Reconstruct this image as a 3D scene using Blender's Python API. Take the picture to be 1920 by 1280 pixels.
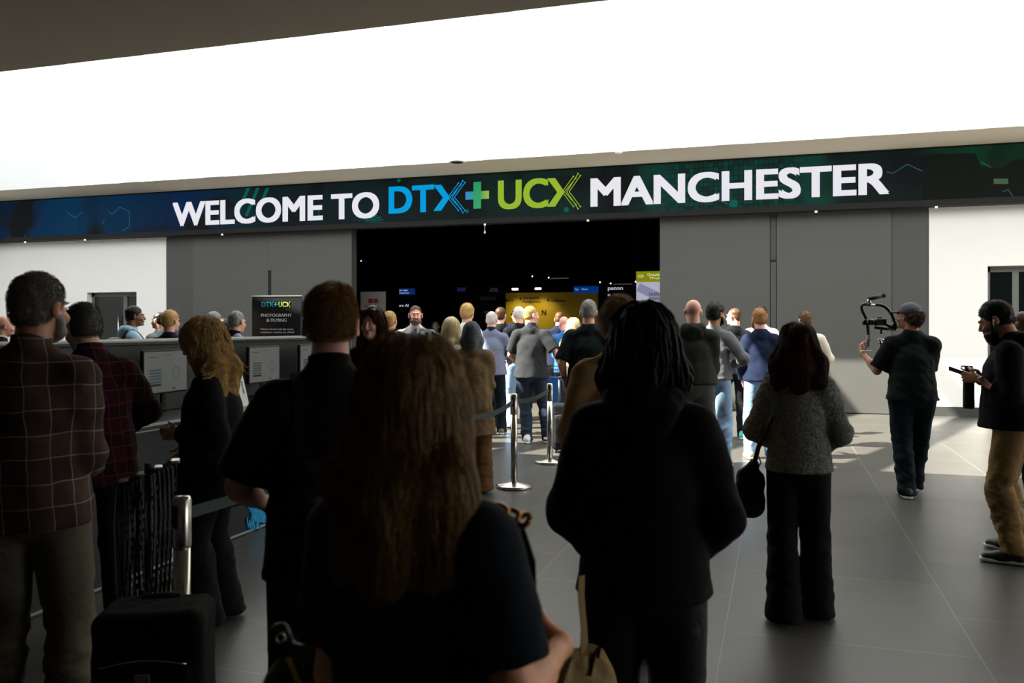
import bpy, math, random
import numpy as np
from mathutils import Vector, Matrix, Euler

for o in list(bpy.data.objects):
    bpy.data.objects.remove(o)
SC = bpy.context.scene
COL = SC.collection
R = math.radians

# ------------------------------------------------------------------ camera, world, sun, exposure
CAM_H = 1.60
PSI = R(17.56)          # the camera is turned this far left of the entrance wall's normal
FPX = 1580.0            # focal length in pixels of the 1920 px wide frame
HZN = 611.0             # horizon row
cam_d = bpy.data.cameras.new('camera')
cam = bpy.data.objects.new('camera', cam_d); COL.objects.link(cam)
cam.location = (0, 0, CAM_H)
cam.rotation_euler = (R(90), 0, PSI)
cam_d.sensor_width = 36.0
cam_d.lens = 36.0 * FPX / 1920.0
cam_d.shift_y = -(640 - HZN) / 1920.0
cam_d.clip_end = 200
cam_d.dof.use_dof = True
cam_d.dof.focus_distance = 10.0
cam_d.dof.aperture_fstop = 4.0
SC.camera = cam

SC.view_settings.view_transform = 'Standard'
SC.view_settings.look = 'None'
SC.view_settings.exposure = 0.62
SC.view_settings.gamma = 1.0
SC.view_settings.use_curve_mapping = False

w = bpy.data.worlds.new('sky'); SC.world = w; w.use_nodes = True
bg = w.node_tree.nodes['Background']
bg.inputs['Color'].default_value = (0.94, 0.965, 1.0, 1)
bg.inputs['Strength'].default_value = 3.0

SUN_DIR = Vector((0.90, 0.42, -1.0)).normalized()
sd = bpy.data.lights.new('sun', 'SUN'); sd.energy = 24.0; sd.angle = R(0.6); sd.color = (1.0, 0.94, 0.84)
sun = bpy.data.objects.new('sun', sd); COL.objects.link(sun)
sun.rotation_euler = SUN_DIR.to_track_quat('-Z', 'Y').to_euler()
sun.location = (-12, 2, 14)

# ------------------------------------------------------------------ where things stand
SP, CP = math.sin(PSI), math.cos(PSI)
def ray(u):
    a = (u - 960) / FPX
    return (-SP + a * CP, CP + a * SP)
def at(u, d):                       # floor point at depth d under column u
    rx, ry = ray(u); return Vector((rx * d, ry * d, 0))
def wall_pt(u, v, Y):               # point on the plane y = Y
    rx, ry = ray(u); t = Y / ry
    return Vector((rx * t, Y, CAM_H + (HZN - v) * t / FPX))
def side_pt(u, v, X):               # point on the plane x = X
    rx, ry = ray(u); t = X / rx
    return Vector((X, ry * t, CAM_H + (HZN - v) * t / FPX))
def toward(u, face):                # rotation about z of someone at column u turned `face` degrees left of "away from the camera"
    return PSI - math.atan((u - 960) / FPX) + R(face)

# ------------------------------------------------------------------ object helpers
def link(name, me, mat=None, parent=None):
    o = bpy.data.objects.new(name, me); COL.objects.link(o)
    if mat is not None:
        for m in (mat if isinstance(mat, (list, tuple)) else [mat]): me.materials.append(m)
    if parent is not None: o.parent = parent
    return o
def tag(o, label=None, cat=None, group=None, kind=None):
    if label: o['label'] = label
    if cat: o['category'] = cat
    if group: o['group'] = group
    if kind: o['kind'] = kind
    return o
def empty(name, loc, rz=0.0):
    o = bpy.data.objects.new(name, None); COL.objects.link(o)
    o.location = loc; o.rotation_euler = (0, 0, rz); o.empty_display_size = 0.1
    return o
def structure(o): o['kind'] = 'structure'; return o

class MB:
    """collects shapes into one mesh"""
    def __init__(s): s.v = []; s.f = []; s.sm = []
    def add(s, vs, fs, smooth=False):
        n = len(s.v); s.v += [tuple(p) for p in vs]; s.f += [tuple(i + n for i in f) for f in fs]; s.sm += [smooth] * len(fs); return s
    def box(s, lo, hi, bev=0.0, M=None):
        x0, y0, z0 = lo; x1, y1, z1 = hi
        if bev <= 0:
            vs = [(x0,y0,z0),(x1,y0,z0),(x1,y1,z0),(x0,y1,z0),(x0,y0,z1),(x1,y0,z1),(x1,y1,z1),(x0,y1,z1)]
            fs = [(0,3,2,1),(4,5,6,7),(0,1,5,4),(1,2,6,5),(2,3,7,6),(3,0,4,7)]
        else:
            b = bev; xs = (x0, x0+b, x1-b, x1); ys = (y0, y0+b, y1-b, y1); zs = (z0, z0+b, z1-b, z1)
            ring = lambda X0,X1,Y0,Y1,c,z: [(X0+c,Y0,z),(X1-c,Y0,z),(X1,Y0+c,z),(X1,Y1-c,z),(X1-c,Y1,z),(X0+c,Y1,z),(X0,Y1-c,z),(X0,Y0+c,z)]
            vs = ring(x0+b,x1-b,y0+b,y1-b,b*.4,z0) + ring(x0,x1,y0,y1,b,z0+b) + ring(x0,x1,y0,y1,b,z1-b) + ring(x0+b,x1-b,y0+b,y1-b,b*.4,z1)
            fs = [tuple(range(7,-1,-1)), tuple(range(24,32))]
            for r in range(3):
                for i in range(8):
                    a = r*8+i; c = r*8+(i+1)%8; fs.append((a, c, c+8, a+8))
        if M is not None: vs = [M @ Vector(p) for p in vs]
        return s.add(vs, fs)
    def lathe(s, prof, n=24, c=(0,0,0), cap=True, M=None):
        vs = []; fs = []
        for r, z in prof:
            for i in range(n):
                a = 2*math.pi*i/n; vs.append((c[0]+r*math.cos(a), c[1]+r*math.sin(a), c[2]+z))
        for k in range(len(prof)-1):
            for i in range(n):
                a = k*n+i; b = k*n+(i+1)%n; fs.append((a, b, b+n, a+n))
        if cap:
            fs.append(tuple(range(n-1,-1,-1))); m = (len(prof)-1)*n; fs.append(tuple(range(m, m+n)))
        if M is not None: vs = [M @ Vector(p) for p in vs]
        return s.add(vs, fs, True)
    def tube(s, pts, r, n=8, flat=None):
        pts = [Vector(p) for p in pts]; rs = r if isinstance(r, (list, tuple)) else [r]*len(pts)
        vs = []; fs = []; up = None
        for i, p in enumerate(pts):
            t = (pts[min(i+1,len(pts)-1)] - pts[max(i-1,0)]).normalized()
            if up is None: up = t.orthogonal().normalized()
            up = (up - t*up.dot(t)).normalized(); sd_ = t.cross(up)
            for k in range(n):
                a = 2*math.pi*k/n; vs.append(p + (up*math.cos(a) + sd_*math.sin(a))*rs[i])
        for i in range(len(pts)-1):
            for k in range(n):
                a = i*n+k; b = i*n+(k+1)%n; fs.append((a, b, b+n, a+n))
        fs.append(tuple(range(n-1,-1,-1))); m = (len(pts)-1)*n; fs.append(tuple(range(m, m+n)))
        return s.add(vs, fs, True)
    def ribbon(s, pts, width, thick, wdir):
        """flat strap through pts; wdir = direction of the width (constant) """
        pts = [Vector(p) for p in pts]; wd = Vector(wdir).normalized(); vs = []; fs = []
        for i, p in enumerate(pts):
            t = (pts[min(i+1,len(pts)-1)] - pts[max(i-1,0)]).normalized(); nrm = t.cross(wd).normalized()
            for a, b in ((-1,-1),(1,-1),(1,1),(-1,1)): vs.append(p + wd*(a*width/2) + nrm*(b*thick/2))
        for i in range(len(pts)-1):
            for k in range(4):
                a = i*4+k; b = i*4+(k+1)%4; fs.append((a, b, b+4, a+4))
        fs.append((3,2,1,0)); m = (len(pts)-1)*4; fs.append((m, m+1, m+2, m+3))
        return s.add(vs, fs)
    def prism(s, poly, y0, y1):      # polygon in x,z pushed from y0 to y1
        n = len(poly); vs = [(x, y0, z) for x, z in poly] + [(x, y1, z) for x, z in poly]
        fs = [tuple(range(n)), tuple(range(2*n-1, n-1, -1))] + [(i, i+n, (i+1)%n+n, (i+1)%n) for i in range(n)]
        return s.add(vs, fs)
    def build(s, name, mat=None, parent=None):
        me = bpy.data.meshes.new(name); me.from_pydata(s.v, [], s.f)
        me.polygons.foreach_set('use_smooth', s.sm)
        import bmesh
        bm = bmesh.new(); bm.from_mesh(me); bmesh.ops.recalc_face_normals(bm, faces=bm.faces); bm.to_mesh(me); bm.free()
        me.update()
        return link(name, me, mat, parent)

def text_part(name, txt, box, y, mat, parent, bold=0.02, depth=0.008, font_space=1.0, line=1.0, fit=True):
    """lettering filling box=(x0,x1,z0,z1) on the plane y, read from -y; coordinates in the parent's frame"""
    cu = bpy.data.curves.new(name, 'FONT'); cu.body = txt; cu.size = 1.0; cu.offset = 0; cu.extrude = 0.0
    cu.space_character = font_space; cu.space_line = line; cu.align_x = 'CENTER'
    cu.resolution_u = 5
    to = bpy.data.objects.new(name, cu); COL.objects.link(to)
    dg = bpy.context.evaluated_depsgraph_get()
    me = bpy.data.meshes.new_from_object(to.evaluated_get(dg))
    bpy.data.objects.remove(to); bpy.data.curves.remove(cu)
    n = len(me.vertices); co = np.empty(n*3, 'f'); me.vertices.foreach_get('co', co); co = co.reshape(-1, 3)
    lo = co.min(0); hi = co.max(0); x0, x1, z0, z1 = box
    sx = (x1-x0)/(hi[0]-lo[0]); sz = (z1-z0)/(hi[1]-lo[1])
    if not fit: sx = sz = min(sx, sz)
    out = np.zeros_like(co); cx, cz = (x0+x1)/2, (z0+z1)/2
    out[:,0] = cx + (co[:,0]-(lo[0]+hi[0])/2)*sx; out[:,2] = cz + (co[:,1]-(lo[1]+hi[1])/2)*sz; out[:,1] = y
    me.vertices.foreach_set('co', out.ravel()); me.update()
    me.materials.clear()
    ex = bold*.8*sx
    if ex > 0:                       # heavier strokes: the same outline laid beside itself
        import bmesh
        bm = bmesh.new()
        for i, (ax_, az_) in enumerate(((-1,-1),(1,-1),(-1,1),(1,1),(0,0))):
            m_ = me.copy(); m_.transform(Matrix.Translation((ax_*ex, i*.0004, az_*ex*.6))); bm.from_mesh(m_); bpy.data.meshes.remove(m_)
        bm.to_mesh(me); bm.free()
    o = link(name, me, mat, parent)
    if depth > 0:
        md = o.modifiers.new('thickness', 'SOLIDIFY'); md.thickness = depth; md.offset = 0
    return o

# ------------------------------------------------------------------ materials
def srgb(r, g, b):
    f = lambda c: (c/255/12.92) if c/255 <= .04045 else ((c/255+.055)/1.055)**2.4
    return (f(r), f(g), f(b), 1)
class NT:
    def __init__(s, name):
        s.m = bpy.data.materials.new(name); s.m.use_nodes = True; s.t = s.m.node_tree; s.n = s.t.nodes; s.l = s.t.links
        s.b = s.n['Principled BSDF']; s.out = s.n['Material Output']; s._c = {}
    def node(s, typ, **kw):
        nd = s.n.new(typ)
        for k, v in kw.items():
            if k.startswith('i_'): nd.inputs[k[2:].replace('_', ' ')].default_value = v
            else: setattr(nd, k, v)
        return nd
    def coord(s, kind='Object', scale=None):
        c = s._c.get('tc') or s.n.new('ShaderNodeTexCoord'); s._c['tc'] = c
        if scale is None: return c.outputs[kind]
        mp = s.n.new('ShaderNodeMapping'); mp.inputs['Scale'].default_value = scale; s.l.new(c.outputs[kind], mp.inputs[0]); return mp.outputs[0]
    def noise(s, scale, detail=3, vec=None, rough=.5, dist=0):
        nd = s.node('ShaderNodeTexNoise'); nd.inputs['Scale'].default_value = scale; nd.inputs['Detail'].default_value = detail
        nd.inputs['Roughness'].default_value = rough; nd.inputs['Distortion'].default_value = dist
        s.l.new(vec if vec is not None else s.coord(), nd.inputs['Vector']); return nd.outputs['Fac']
    def math(s, op, a, b=None, clamp=False):
        nd = s.node('ShaderNodeMath', operation=op); nd.use_clamp = clamp
        for i, x in enumerate((a, b)):
            if x is None: continue
            if isinstance(x, (int, float)): nd.inputs[i].default_value = x
            else: s.l.new(x, nd.inputs[i])
        return nd.outputs[0]
    def ramp(s, fac, stops, interp='LINEAR'):
        nd = s.node('ShaderNodeValToRGB'); cr = nd.color_ramp; cr.interpolation = interp
        while len(cr.elements) < len(stops): cr.elements.new(0.5)
        for e, (p, c) in zip(cr.elements, stops): e.position = p; e.color = c
        s.l.new(fac, nd.inputs[0]); return nd.outputs[0]
    def mix(s, fac, a, b):
        nd = s.node('ShaderNodeMix', data_type='RGBA')
        for i, x in ((0, fac), (6, a), (7, b)):
            if isinstance(x, (int, float, tuple)): nd.inputs[i].default_value = x
            else: s.l.new(x, nd.inputs[i])
        return nd.outputs[2]
    def bump(s, h, strength=.3, dist=.01):
        nd = s.node('ShaderNodeBump'); nd.inputs['Strength'].default_value = strength; nd.inputs['Distance'].default_value = dist
        s.l.new(h, nd.inputs['Height']); s.l.new(nd.outputs[0], s.b.inputs['Normal']); return nd
    def col(s, c):
        if isinstance(c, tuple): s.b.inputs['Base Color'].default_value = c
        else: s.l.new(c, s.b.inputs['Base Color'])
        return s
    def set(s, **kw):
        for k, v in kw.items(): s.b.inputs[k.replace('_', ' ')].default_value = v
        return s
_M = {}
def mat(name, rgb, rough=.7, metal=0, var=.12, vs=8, bump=0, bs=60, spec=.5, **kw):
    if name in _M: return _M[name]
    t = NT(name); c = srgb(*rgb); d = tuple(x*(1-var) for x in c[:3]) + (1,); e = tuple(min(1, x*(1+var)) for x in c[:3]) + (1,)
    t.col(t.mix(t.noise(vs, 4), d, e)).set(Roughness=rough, Metallic=metal)
    t.b.inputs['Specular IOR Level'].default_value = spec
    for k, v in kw.items(): t.b.inputs[k.replace('_', ' ')].default_value = v
    if bump: t.bump(t.noise(bs, 4), bump, .004)
    _M[name] = t.m; return t.m
def cloth(name, rgb, weave=.25, rough=.9, var=.15, heather=0):
    if name in _M: return _M[name]
    t = NT(name); c = srgb(*rgb); d = tuple(x*(1-var) for x in c[:3]) + (1,); e = tuple(min(1, x*(1+var)) for x in c[:3]) + (1,)
    base = t.mix(t.noise(6, 4), d, e)
    if heather:
        f = t.math('MULTIPLY', t.noise(260, 2), heather, True); base = t.mix(f, base, tuple(min(1, x*4+.05) for x in c[:3]) + (1,))
    t.col(base).set(Roughness=rough); t.b.inputs['Specular IOR Level'].default_value = .15
    h = t.math('ADD', t.math('MULTIPLY', t.noise(14, 3, dist=.6), 1.0), t.math('MULTIPLY', t.noise(420, 1), .12))
    t.bump(h, weave, .02)
    _M[name] = t.m; return t.m
def emit(name, rgb, s=1.0):
    if name in _M: return _M[name]
    t = NT(name); t.b.inputs['Base Color'].default_value = (0, 0, 0, 1); t.b.inputs['Emission Color'].default_value = srgb(*rgb)
    nz = t.noise(900, 1); col = t.mix(nz, tuple(x*.92 for x in srgb(*rgb)[:3]) + (1,), srgb(*rgb)); t.l.new(col, t.b.inputs['Emission Color'])
    t.b.inputs['Emission Strength'].default_value = s*.66; t.b.inputs['Roughness'].default_value = .6; t.b.inputs['Specular IOR Level'].default_value = .05
    _M[name] = t.m; return t.m
def hairmat(name, dark, light, rough=.45):
    if name in _M: return _M[name]
    t = NT(name); g = t.node('ShaderNodeNewGeometry')
    vec = t.coord('Object', (1, 1, .12)); n = t.noise(90, 3, vec)
    f = t.math('ADD', t.math('MULTIPLY', g.outputs['Random Per Island'], .6), t.math('MULTIPLY', n, .5), True)
    t.col(t.mix(f, srgb(*dark), srgb(*light))).set(Roughness=rough); t.b.inputs['Specular IOR Level'].default_value = .35
    t.bump(n, .5, .006)
    # thin strands pass some light
    tr = t.node('ShaderNodeBsdfTranslucent'); tr.inputs['Color'].default_value = srgb(*light)
    ms = t.node('ShaderNodeMixShader'); ms.inputs[0].default_value = .22
    t.l.new(t.b.outputs[0], ms.inputs[1]); t.l.new(tr.outputs[0], ms.inputs[2]); t.l.new(ms.outputs[0], t.out.inputs[0])
    _M[name] = t.m; return t.m
def plaid(name, base, base2, line, p=.085, wl=.035, wide=None):
    t = NT(name); sx = t.node('ShaderNodeSeparateXYZ')
    nz = t.node('ShaderNodeTexNoise'); nz.inputs['Scale'].default_value = 5; t.l.new(t.coord(), nz.inputs['Vector'])
    ad = t.node('ShaderNodeVectorMath', operation='MULTIPLY_ADD'); t.l.new(nz.outputs['Color'], ad.inputs[0]); ad.inputs[1].default_value = (.035, .035, .035); t.l.new(t.coord(), ad.inputs[2])
    t.l.new(ad.outputs[0], sx.inputs[0])
    def ln(o, per, wd, off=0.0):
        fr = t.math('FRACT', t.math('ADD', t.math('MULTIPLY', o, 1/per), 50.0+off)); return t.math('LESS_THAN', t.math('ABSOLUTE', t.math('SUBTRACT', fr, .5)), wd/2)
    xy = t.math('ADD', sx.outputs[0], t.math('MULTIPLY', sx.outputs[1], .6))
    lines = t.math('MAXIMUM', ln(xy, p, wl), ln(sx.outputs[2], p, wl))
    bands = t.math('MULTIPLY', t.math('ADD', ln(xy, p*2, .5), ln(sx.outputs[2], p*2, .5)), .5)
    c = t.mix(bands, srgb(*base), srgb(*base2)); c = t.mix(t.math('MULTIPLY', lines, .85), c, srgb(*line))
    t.col(c).set(Roughness=.9); t.b.inputs['Specular IOR Level'].default_value = .15
    t.bump(t.noise(14, 3, dist=.6), .3, .02); return t.m

# ------------------------------------------------------------------ signed-distance modelling (bodies, clothes, hair, bags)
V = lambda *a: np.array(a, 'f')
def nrm(v): v = np.asarray(v, 'f'); return v/ (np.linalg.norm(v)+1e-9)
class Prim: pass
def rc(a, b, ra, rb=None, flat=None, capa=False, capb=False):
    P = Prim(); a = V(*a); b = V(*b); rb = ra if rb is None else rb; ba = b-a; L2 = float(ba@ba)+1e-9; di = ba/math.sqrt(L2)
    m = max(ra, rb); P.lo = np.minimum(a, b)-m; P.hi = np.maximum(a, b)+m
    if flat is not None: fn = nrm(flat[0]); fs = flat[1]; ex = np.abs(fn)*m*max(0, fs-1); P.lo = P.lo-ex; P.hi = P.hi+ex
    def f(X, Y, Z):
        px, py, pz = X-a[0], Y-a[1], Z-a[2]
        t = np.clip((px*ba[0]+py*ba[1]+pz*ba[2])/L2, 0, 1)
        qx, qy, qz = px-t*ba[0], py-t*ba[1], pz-t*ba[2]
        q2 = qx*qx+qy*qy+qz*qz
        if flat is not None: qn = qx*fn[0]+qy*fn[1]+qz*fn[2]; q2 = q2+qn*qn*(1/fs**2-1)
        d = np.sqrt(np.maximum(q2, 1e-12))-(ra+(rb-ra)*t)
        if flat is not None: d = d*min(1, .5+.5*fs)
        if capb: d = np.maximum(d, (X-b[0])*di[0]+(Y-b[1])*di[1]+(Z-b[2])*di[2])
        if capa: d = np.maximum(d, -((X-a[0])*di[0]+(Y-a[1])*di[1]+(Z-a[2])*di[2]))
        return d
    P.f = f; return P
def ell(c, r, M=None):
    P = Prim(); c = V(*c); r = V(*r); e = np.full(3, r.max(), 'f') if M is not None else r; P.lo = c-e; P.hi = c+e
    Mi = None if M is None else np.array(M, 'f').T
    def f(X, Y, Z):
        x, y, z = X-c[0], Y-c[1], Z-c[2]
        if Mi is not None: x, y, z = (Mi[0,0]*x+Mi[0,1]*y+Mi[0,2]*z, Mi[1,0]*x+Mi[1,1]*y+Mi[1,2]*z, Mi[2,0]*x+Mi[2,1]*y+Mi[2,2]*z)
        k0 = np.sqrt((x/r[0])**2+(y/r[1])**2+(z/r[2])**2+1e-12); k1 = np.sqrt((x/r[0]**2)**2+(y/r[1]**2)**2+(z/r[2]**2)**2+1e-12)
        return k0*(k0-1)/k1
    P.f = f; return P
def rbox(c, h, r=.02, M=None):
    P = Prim(); c = V(*c); h = V(*h)-r; e = np.full(3, float(np.linalg.norm(h))+r, 'f') if M is not None else h+r; P.lo = c-e; P.hi = c+e
    Mi = None if M is None else np.array(M, 'f').T
    def f(X, Y, Z):
        x, y, z = X-c[0], Y-c[1], Z-c[2]
        if Mi is not None: x, y, z = (Mi[0,0]*x+Mi[0,1]*y+Mi[0,2]*z, Mi[1,0]*x+Mi[1,1]*y+Mi[1,2]*z, Mi[2,0]*x+Mi[2,1]*y+Mi[2,2]*z)
        qx, qy, qz = np.abs(x)-h[0], np.abs(y)-h[1], np.abs(z)-h[2]
        return np.sqrt(np.maximum(qx,0)**2+np.maximum(qy,0)**2+np.maximum(qz,0)**2)+np.minimum(np.maximum(qx,np.maximum(qy,qz)),0)-r
    P.f = f; return P

class SDF:
    def __init__(s): s.ops = []; s.cuts = []; s.disp = None; s.fine = []
    def add(s, P, k=.02): s.ops.append(('a', P, k)); return s
    def sub(s, P, k=.01): s.ops.append(('s', P, k)); return s
    def cut(s, p, n): s.cuts.append((V(*p), nrm(n))); return s       # keeps the side against n
    def axes(s, res):
        lo = np.min([P.lo for m, P, k in s.ops if m == 'a'], 0)-.02; hi = np.max([P.hi for m, P, k in s.ops if m == 'a'], 0)+.02
        for p, n in s.cuts:
            for i in range(3):
                if n[i] > .999: hi[i] = min(hi[i], p[i]+2*res)
                if n[i] < -.999: lo[i] = max(lo[i], p[i]-2*res)
        ax = []
        for i in range(3):
            iv = [(c[i]-h, c[i]+h, r) for c, h, r in s.fine]
            x = lo[i]; xs = [x]
            while x < hi[i]:
                st = res
                for a, b, r in iv:
                    if a-st < x < b: st = min(st, r)
                x += st; xs.append(x)
            ax.append(np.array(xs, 'f'))
        return ax
    def eval(s, res):
        ax = s.axes(res); s.ax = ax
        F = np.full([len(a) for a in ax], .5, 'f')
        for m, P, k in s.ops:
            pad = .035+k+res*1.5
            i0 = [max(0, np.searchsorted(ax[i], P.lo[i]-pad)-1) for i in range(3)]; i1 = [np.searchsorted(ax[i], P.hi[i]+pad)+1 for i in range(3)]
            sl = tuple(slice(a, b) for a, b in zip(i0, i1)); sub = F[sl]
            if sub.size == 0: continue
            X = ax[0][sl[0]][:,None,None]; Y = ax[1][sl[1]][None,:,None]; Z = ax[2][sl[2]][None,None,:]
            d = P.f(X, Y, Z)
            if m == 'a': h = np.clip(.5+.5*(sub-d)/k, 0, 1); F[sl] = sub*(1-h)+d*h-k*h*(1-h)
            else: h = np.clip(.5-.5*(sub+d)/k, 0, 1); F[sl] = sub*(1-h)-d*h+k*h*(1-h)
        X = ax[0][:,None,None]; Y = ax[1][None,:,None]; Z = ax[2][None,None,:]
        if s.disp is not None: F += np.where(np.abs(F) < .08, 1, 0).astype('f')*s.disp(X, Y, Z).astype('f')
        for p, n in s.cuts: F = np.maximum(F, (X-p[0])*n[0]+(Y-p[1])*n[1]+(Z-p[2])*n[2])
        F[0] = np.maximum(F[0], .001); F[-1] = np.maximum(F[-1], .001); F[:,0] = np.maximum(F[:,0], .001); F[:,-1] = np.maximum(F[:,-1], .001)
        F[:,:,0] = np.maximum(F[:,:,0], .001); F[:,:,-1] = np.maximum(F[:,:,-1], .001)
        s.F = F; return F
    def mesh(s, name, res, scale=1.0):
        F = s.eval(res); ax = s.ax; ins = F < 0
        nx, ny, nz = [n-1 for n in F.shape]
        cnt = np.zeros((nx, ny, nz), np.int8)
        offs = [(i, j, k) for i in (0,1) for j in (0,1) for k in (0,1)]
        for i, j, k in offs: cnt += ins[i:i+nx, j:j+ny, k:k+nz]
        act = (cnt > 0) & (cnt < 8); I, J, K = np.nonzero(act); N = len(I)
        idx = np.full((nx, ny, nz), -1, np.int32); idx[I, J, K] = np.arange(N)
        pos = np.zeros((N, 3), 'f'); num = np.zeros(N, 'f')
        for e in range(3):
            for a in (0,1):
                for b in (0,1):
                    o0 = [0,0,0]; o1 = [0,0,0]; oth = [q for q in range(3) if q != e]
                    o0[oth[0]] = o1[oth[0]] = a; o0[oth[1]] = o1[oth[1]] = b; o1[e] = 1
                    f0 = F[I+o0[0], J+o0[1], K+o0[2]]; f1 = F[I+o1[0], J+o1[1], K+o1[2]]
                    m = (f0 < 0) != (f1 < 0); t = np.where(m, f0/(f0-f1+1e-12), 0)
                    for q, Q in enumerate((I, J, K)):
                        p0 = ax[q][Q+o0[q]]; p1 = ax[q][Q+o1[q]]; pos[:,q] += np.where(m, p0+t*(p1-p0), 0)
                    num += m
        pos /= num[:,None]
        quads = []
        for e in range(3):
            o = [q for q in range(3) if q != e]
            sh = [slice(1, n) for n in (nx, ny, nz)]; sh[e] = slice(0, (nx, ny, nz)[e])
            s2 = list(sh); s2[e] = slice(1, (nx, ny, nz)[e]+1)
            a0 = ins[tuple(sh)]; a1 = ins[tuple(s2)]; m = a0 != a1
            G = np.nonzero(m); G = [g+(0 if q == e else 1) for q, g in enumerate(G)]
            fl = a0[m]
            def vid(d0, d1):
                c = [g.copy() for g in G]; c[o[0]] -= d0; c[o[1]] -= d1; return idx[c[0], c[1], c[2]]
            q4 = np.stack([vid(1,1), vid(0,1), vid(0,0), vid(1,0)], 1)
            if e == 1: fl = ~fl
            q4 = np.where(fl[:,None], q4, q4[:,::-1]); quads.append(q4)
        Q = np.concatenate(quads); Q = Q[(Q >= 0).all(1)]
        me = bpy.data.meshes.new(name)
        me.vertices.add(N); me.vertices.foreach_set('co', (pos*scale).astype('f').ravel())
        me.loops.add(len(Q)*4); me.loops.foreach_set('vertex_index', Q.astype(np.int32).ravel())
        me.polygons.add(len(Q)); me.polygons.foreach_set('loop_start', np.arange(0, len(Q)*4, 4, dtype=np.int32))
        me.polygons.foreach_set('use_smooth', np.ones(len(Q), bool))
        me.update(calc_edges=True)
        s.pos = pos; return me
    def sample(s, P):
        ix = []; w_ = []
        for q in range(3):
            a = s.ax[q]; i = np.clip(np.searchsorted(a, P[:,q])-1, 0, len(a)-2); ix.append(i); w_.append(np.clip((P[:,q]-a[i])/(a[i+1]-a[i]), 0, 1))
        r = 0
        for i in (0,1):
            for j in (0,1):
                for k in (0,1):
                    r = r + s.F[ix[0]+i, ix[1]+j, ix[2]+k]*(w_[0] if i else 1-w_[0])*(w_[1] if j else 1-w_[1])*(w_[2] if k else 1-w_[2])
        return r
    def grad(s, P, e=.006):
        g = np.stack([s.sample(P+np.eye(3, dtype='f')[q]*e)-s.sample(P-np.eye(3, dtype='f')[q]*e) for q in range(3)], 1)
        return g/(np.linalg.norm(g, axis=1, keepdims=True)+1e-9)

def waves(seed, freq, amp, n=5):
    """cheap smooth noise: freq is a scalar or an (fx,fy,fz) triple of cycles per metre"""
    rg = np.random.RandomState(seed); f3 = np.array(freq if isinstance(freq, (tuple, list)) else (freq,)*3, 'f')
    D = [(rg.randn(3)*f3*2*math.pi*.6, rg.rand()*6.28) for _ in range(n)]
    def f(X, Y, Z):
        r = 0
        for i, (k, ph) in enumerate(D):
            r = r + np.sin(k[0]*X+k[1]*Y+k[2]*Z+ph+ (1.3*np.sin(k[1]*X*.5+k[2]*Y*.5-k[0]*Z*.5) if i % 2 else 0))
        return r*(amp/n)
    return f

def strand_mesh(name, paths, r0, r1, scale):
    """paths (N,S,3) -> thin three-sided tapering strands, one mesh"""
    N, S, _ = paths.shape; T = np.gradient(paths, axis=1); T /= np.linalg.norm(T, axis=2, keepdims=True)+1e-9
    ref = np.where(np.abs(T[:,:,2:3]) > .9, np.array([1,0,0.]), np.array([0,0,1.])); A = np.cross(T, ref); A /= np.linalg.norm(A, axis=2, keepdims=True)+1e-9; B = np.cross(T, A)
    rad = np.linspace(r0, r1, S)[None,:,None]; vs = []
    for k in range(3): a = k*2*math.pi/3; vs.append(paths+(A*math.cos(a)+B*math.sin(a))*rad)
    Vv = np.stack(vs, 2).reshape(-1, 3)*scale
    base = (np.arange(N)[:,None,None]*S+np.arange(S-1)[None,:,None])*3; k = np.arange(3)[None,None,:]
    q = np.stack([base+k, base+(k+1)%3, base+3+(k+1)%3, base+3+k], 3).reshape(-1, 4)
    me = bpy.data.meshes.new(name); me.vertices.add(len(Vv)); me.vertices.foreach_set('co', Vv.astype('f').ravel())
    me.loops.add(len(q)*4); me.loops.foreach_set('vertex_index', q.astype(np.int32).ravel())
    me.polygons.add(len(q)); me.polygons.foreach_set('loop_start', np.arange(0, len(q)*4, 4, dtype=np.int32)); me.polygons.foreach_set('use_smooth', np.ones(len(q), bool))
    me.update(calc_edges=True); return me
def grow(sdf, n, steps, step, seed, out=.003, lift=0.0, wave=0.0, comb=(0,0,-1), top=None, rnd=.25):
    """paths that start on the surface of a hair mass and run along it, combed in one direction"""
    rg = np.random.RandomState(seed); P = sdf.pos
    if top is not None: P = P[top(P)]
    if len(P) == 0: return None
    P = P[rg.randint(len(P), size=n)].astype('f').copy()
    path = [P.copy()]; side = rg.randn(n, 3)*rnd; ph = rg.rand(n, 1)*6.28; off = rg.rand(n, 1)*out*1.6
    comb_ = (np.array([comb(p) for p in P]) if callable(comb) else np.tile(np.array(comb, 'f'), (n, 1)))
    for i in range(steps):
        g = sdf.grad(P); d = comb_+side; d = d-g*(d*g).sum(1, keepdims=True); d /= np.linalg.norm(d, axis=1, keepdims=True)+1e-6
        if wave: cr = np.cross(d, g); d = d+cr*wave*np.cos(ph+i*.9)
        P = P+d*step+g*lift
        if lift == 0: P = P-g*(sdf.sample(P)[:,None]-off)*.8
        path.append(P.copy())
    return np.stack(path, 1)

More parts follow.
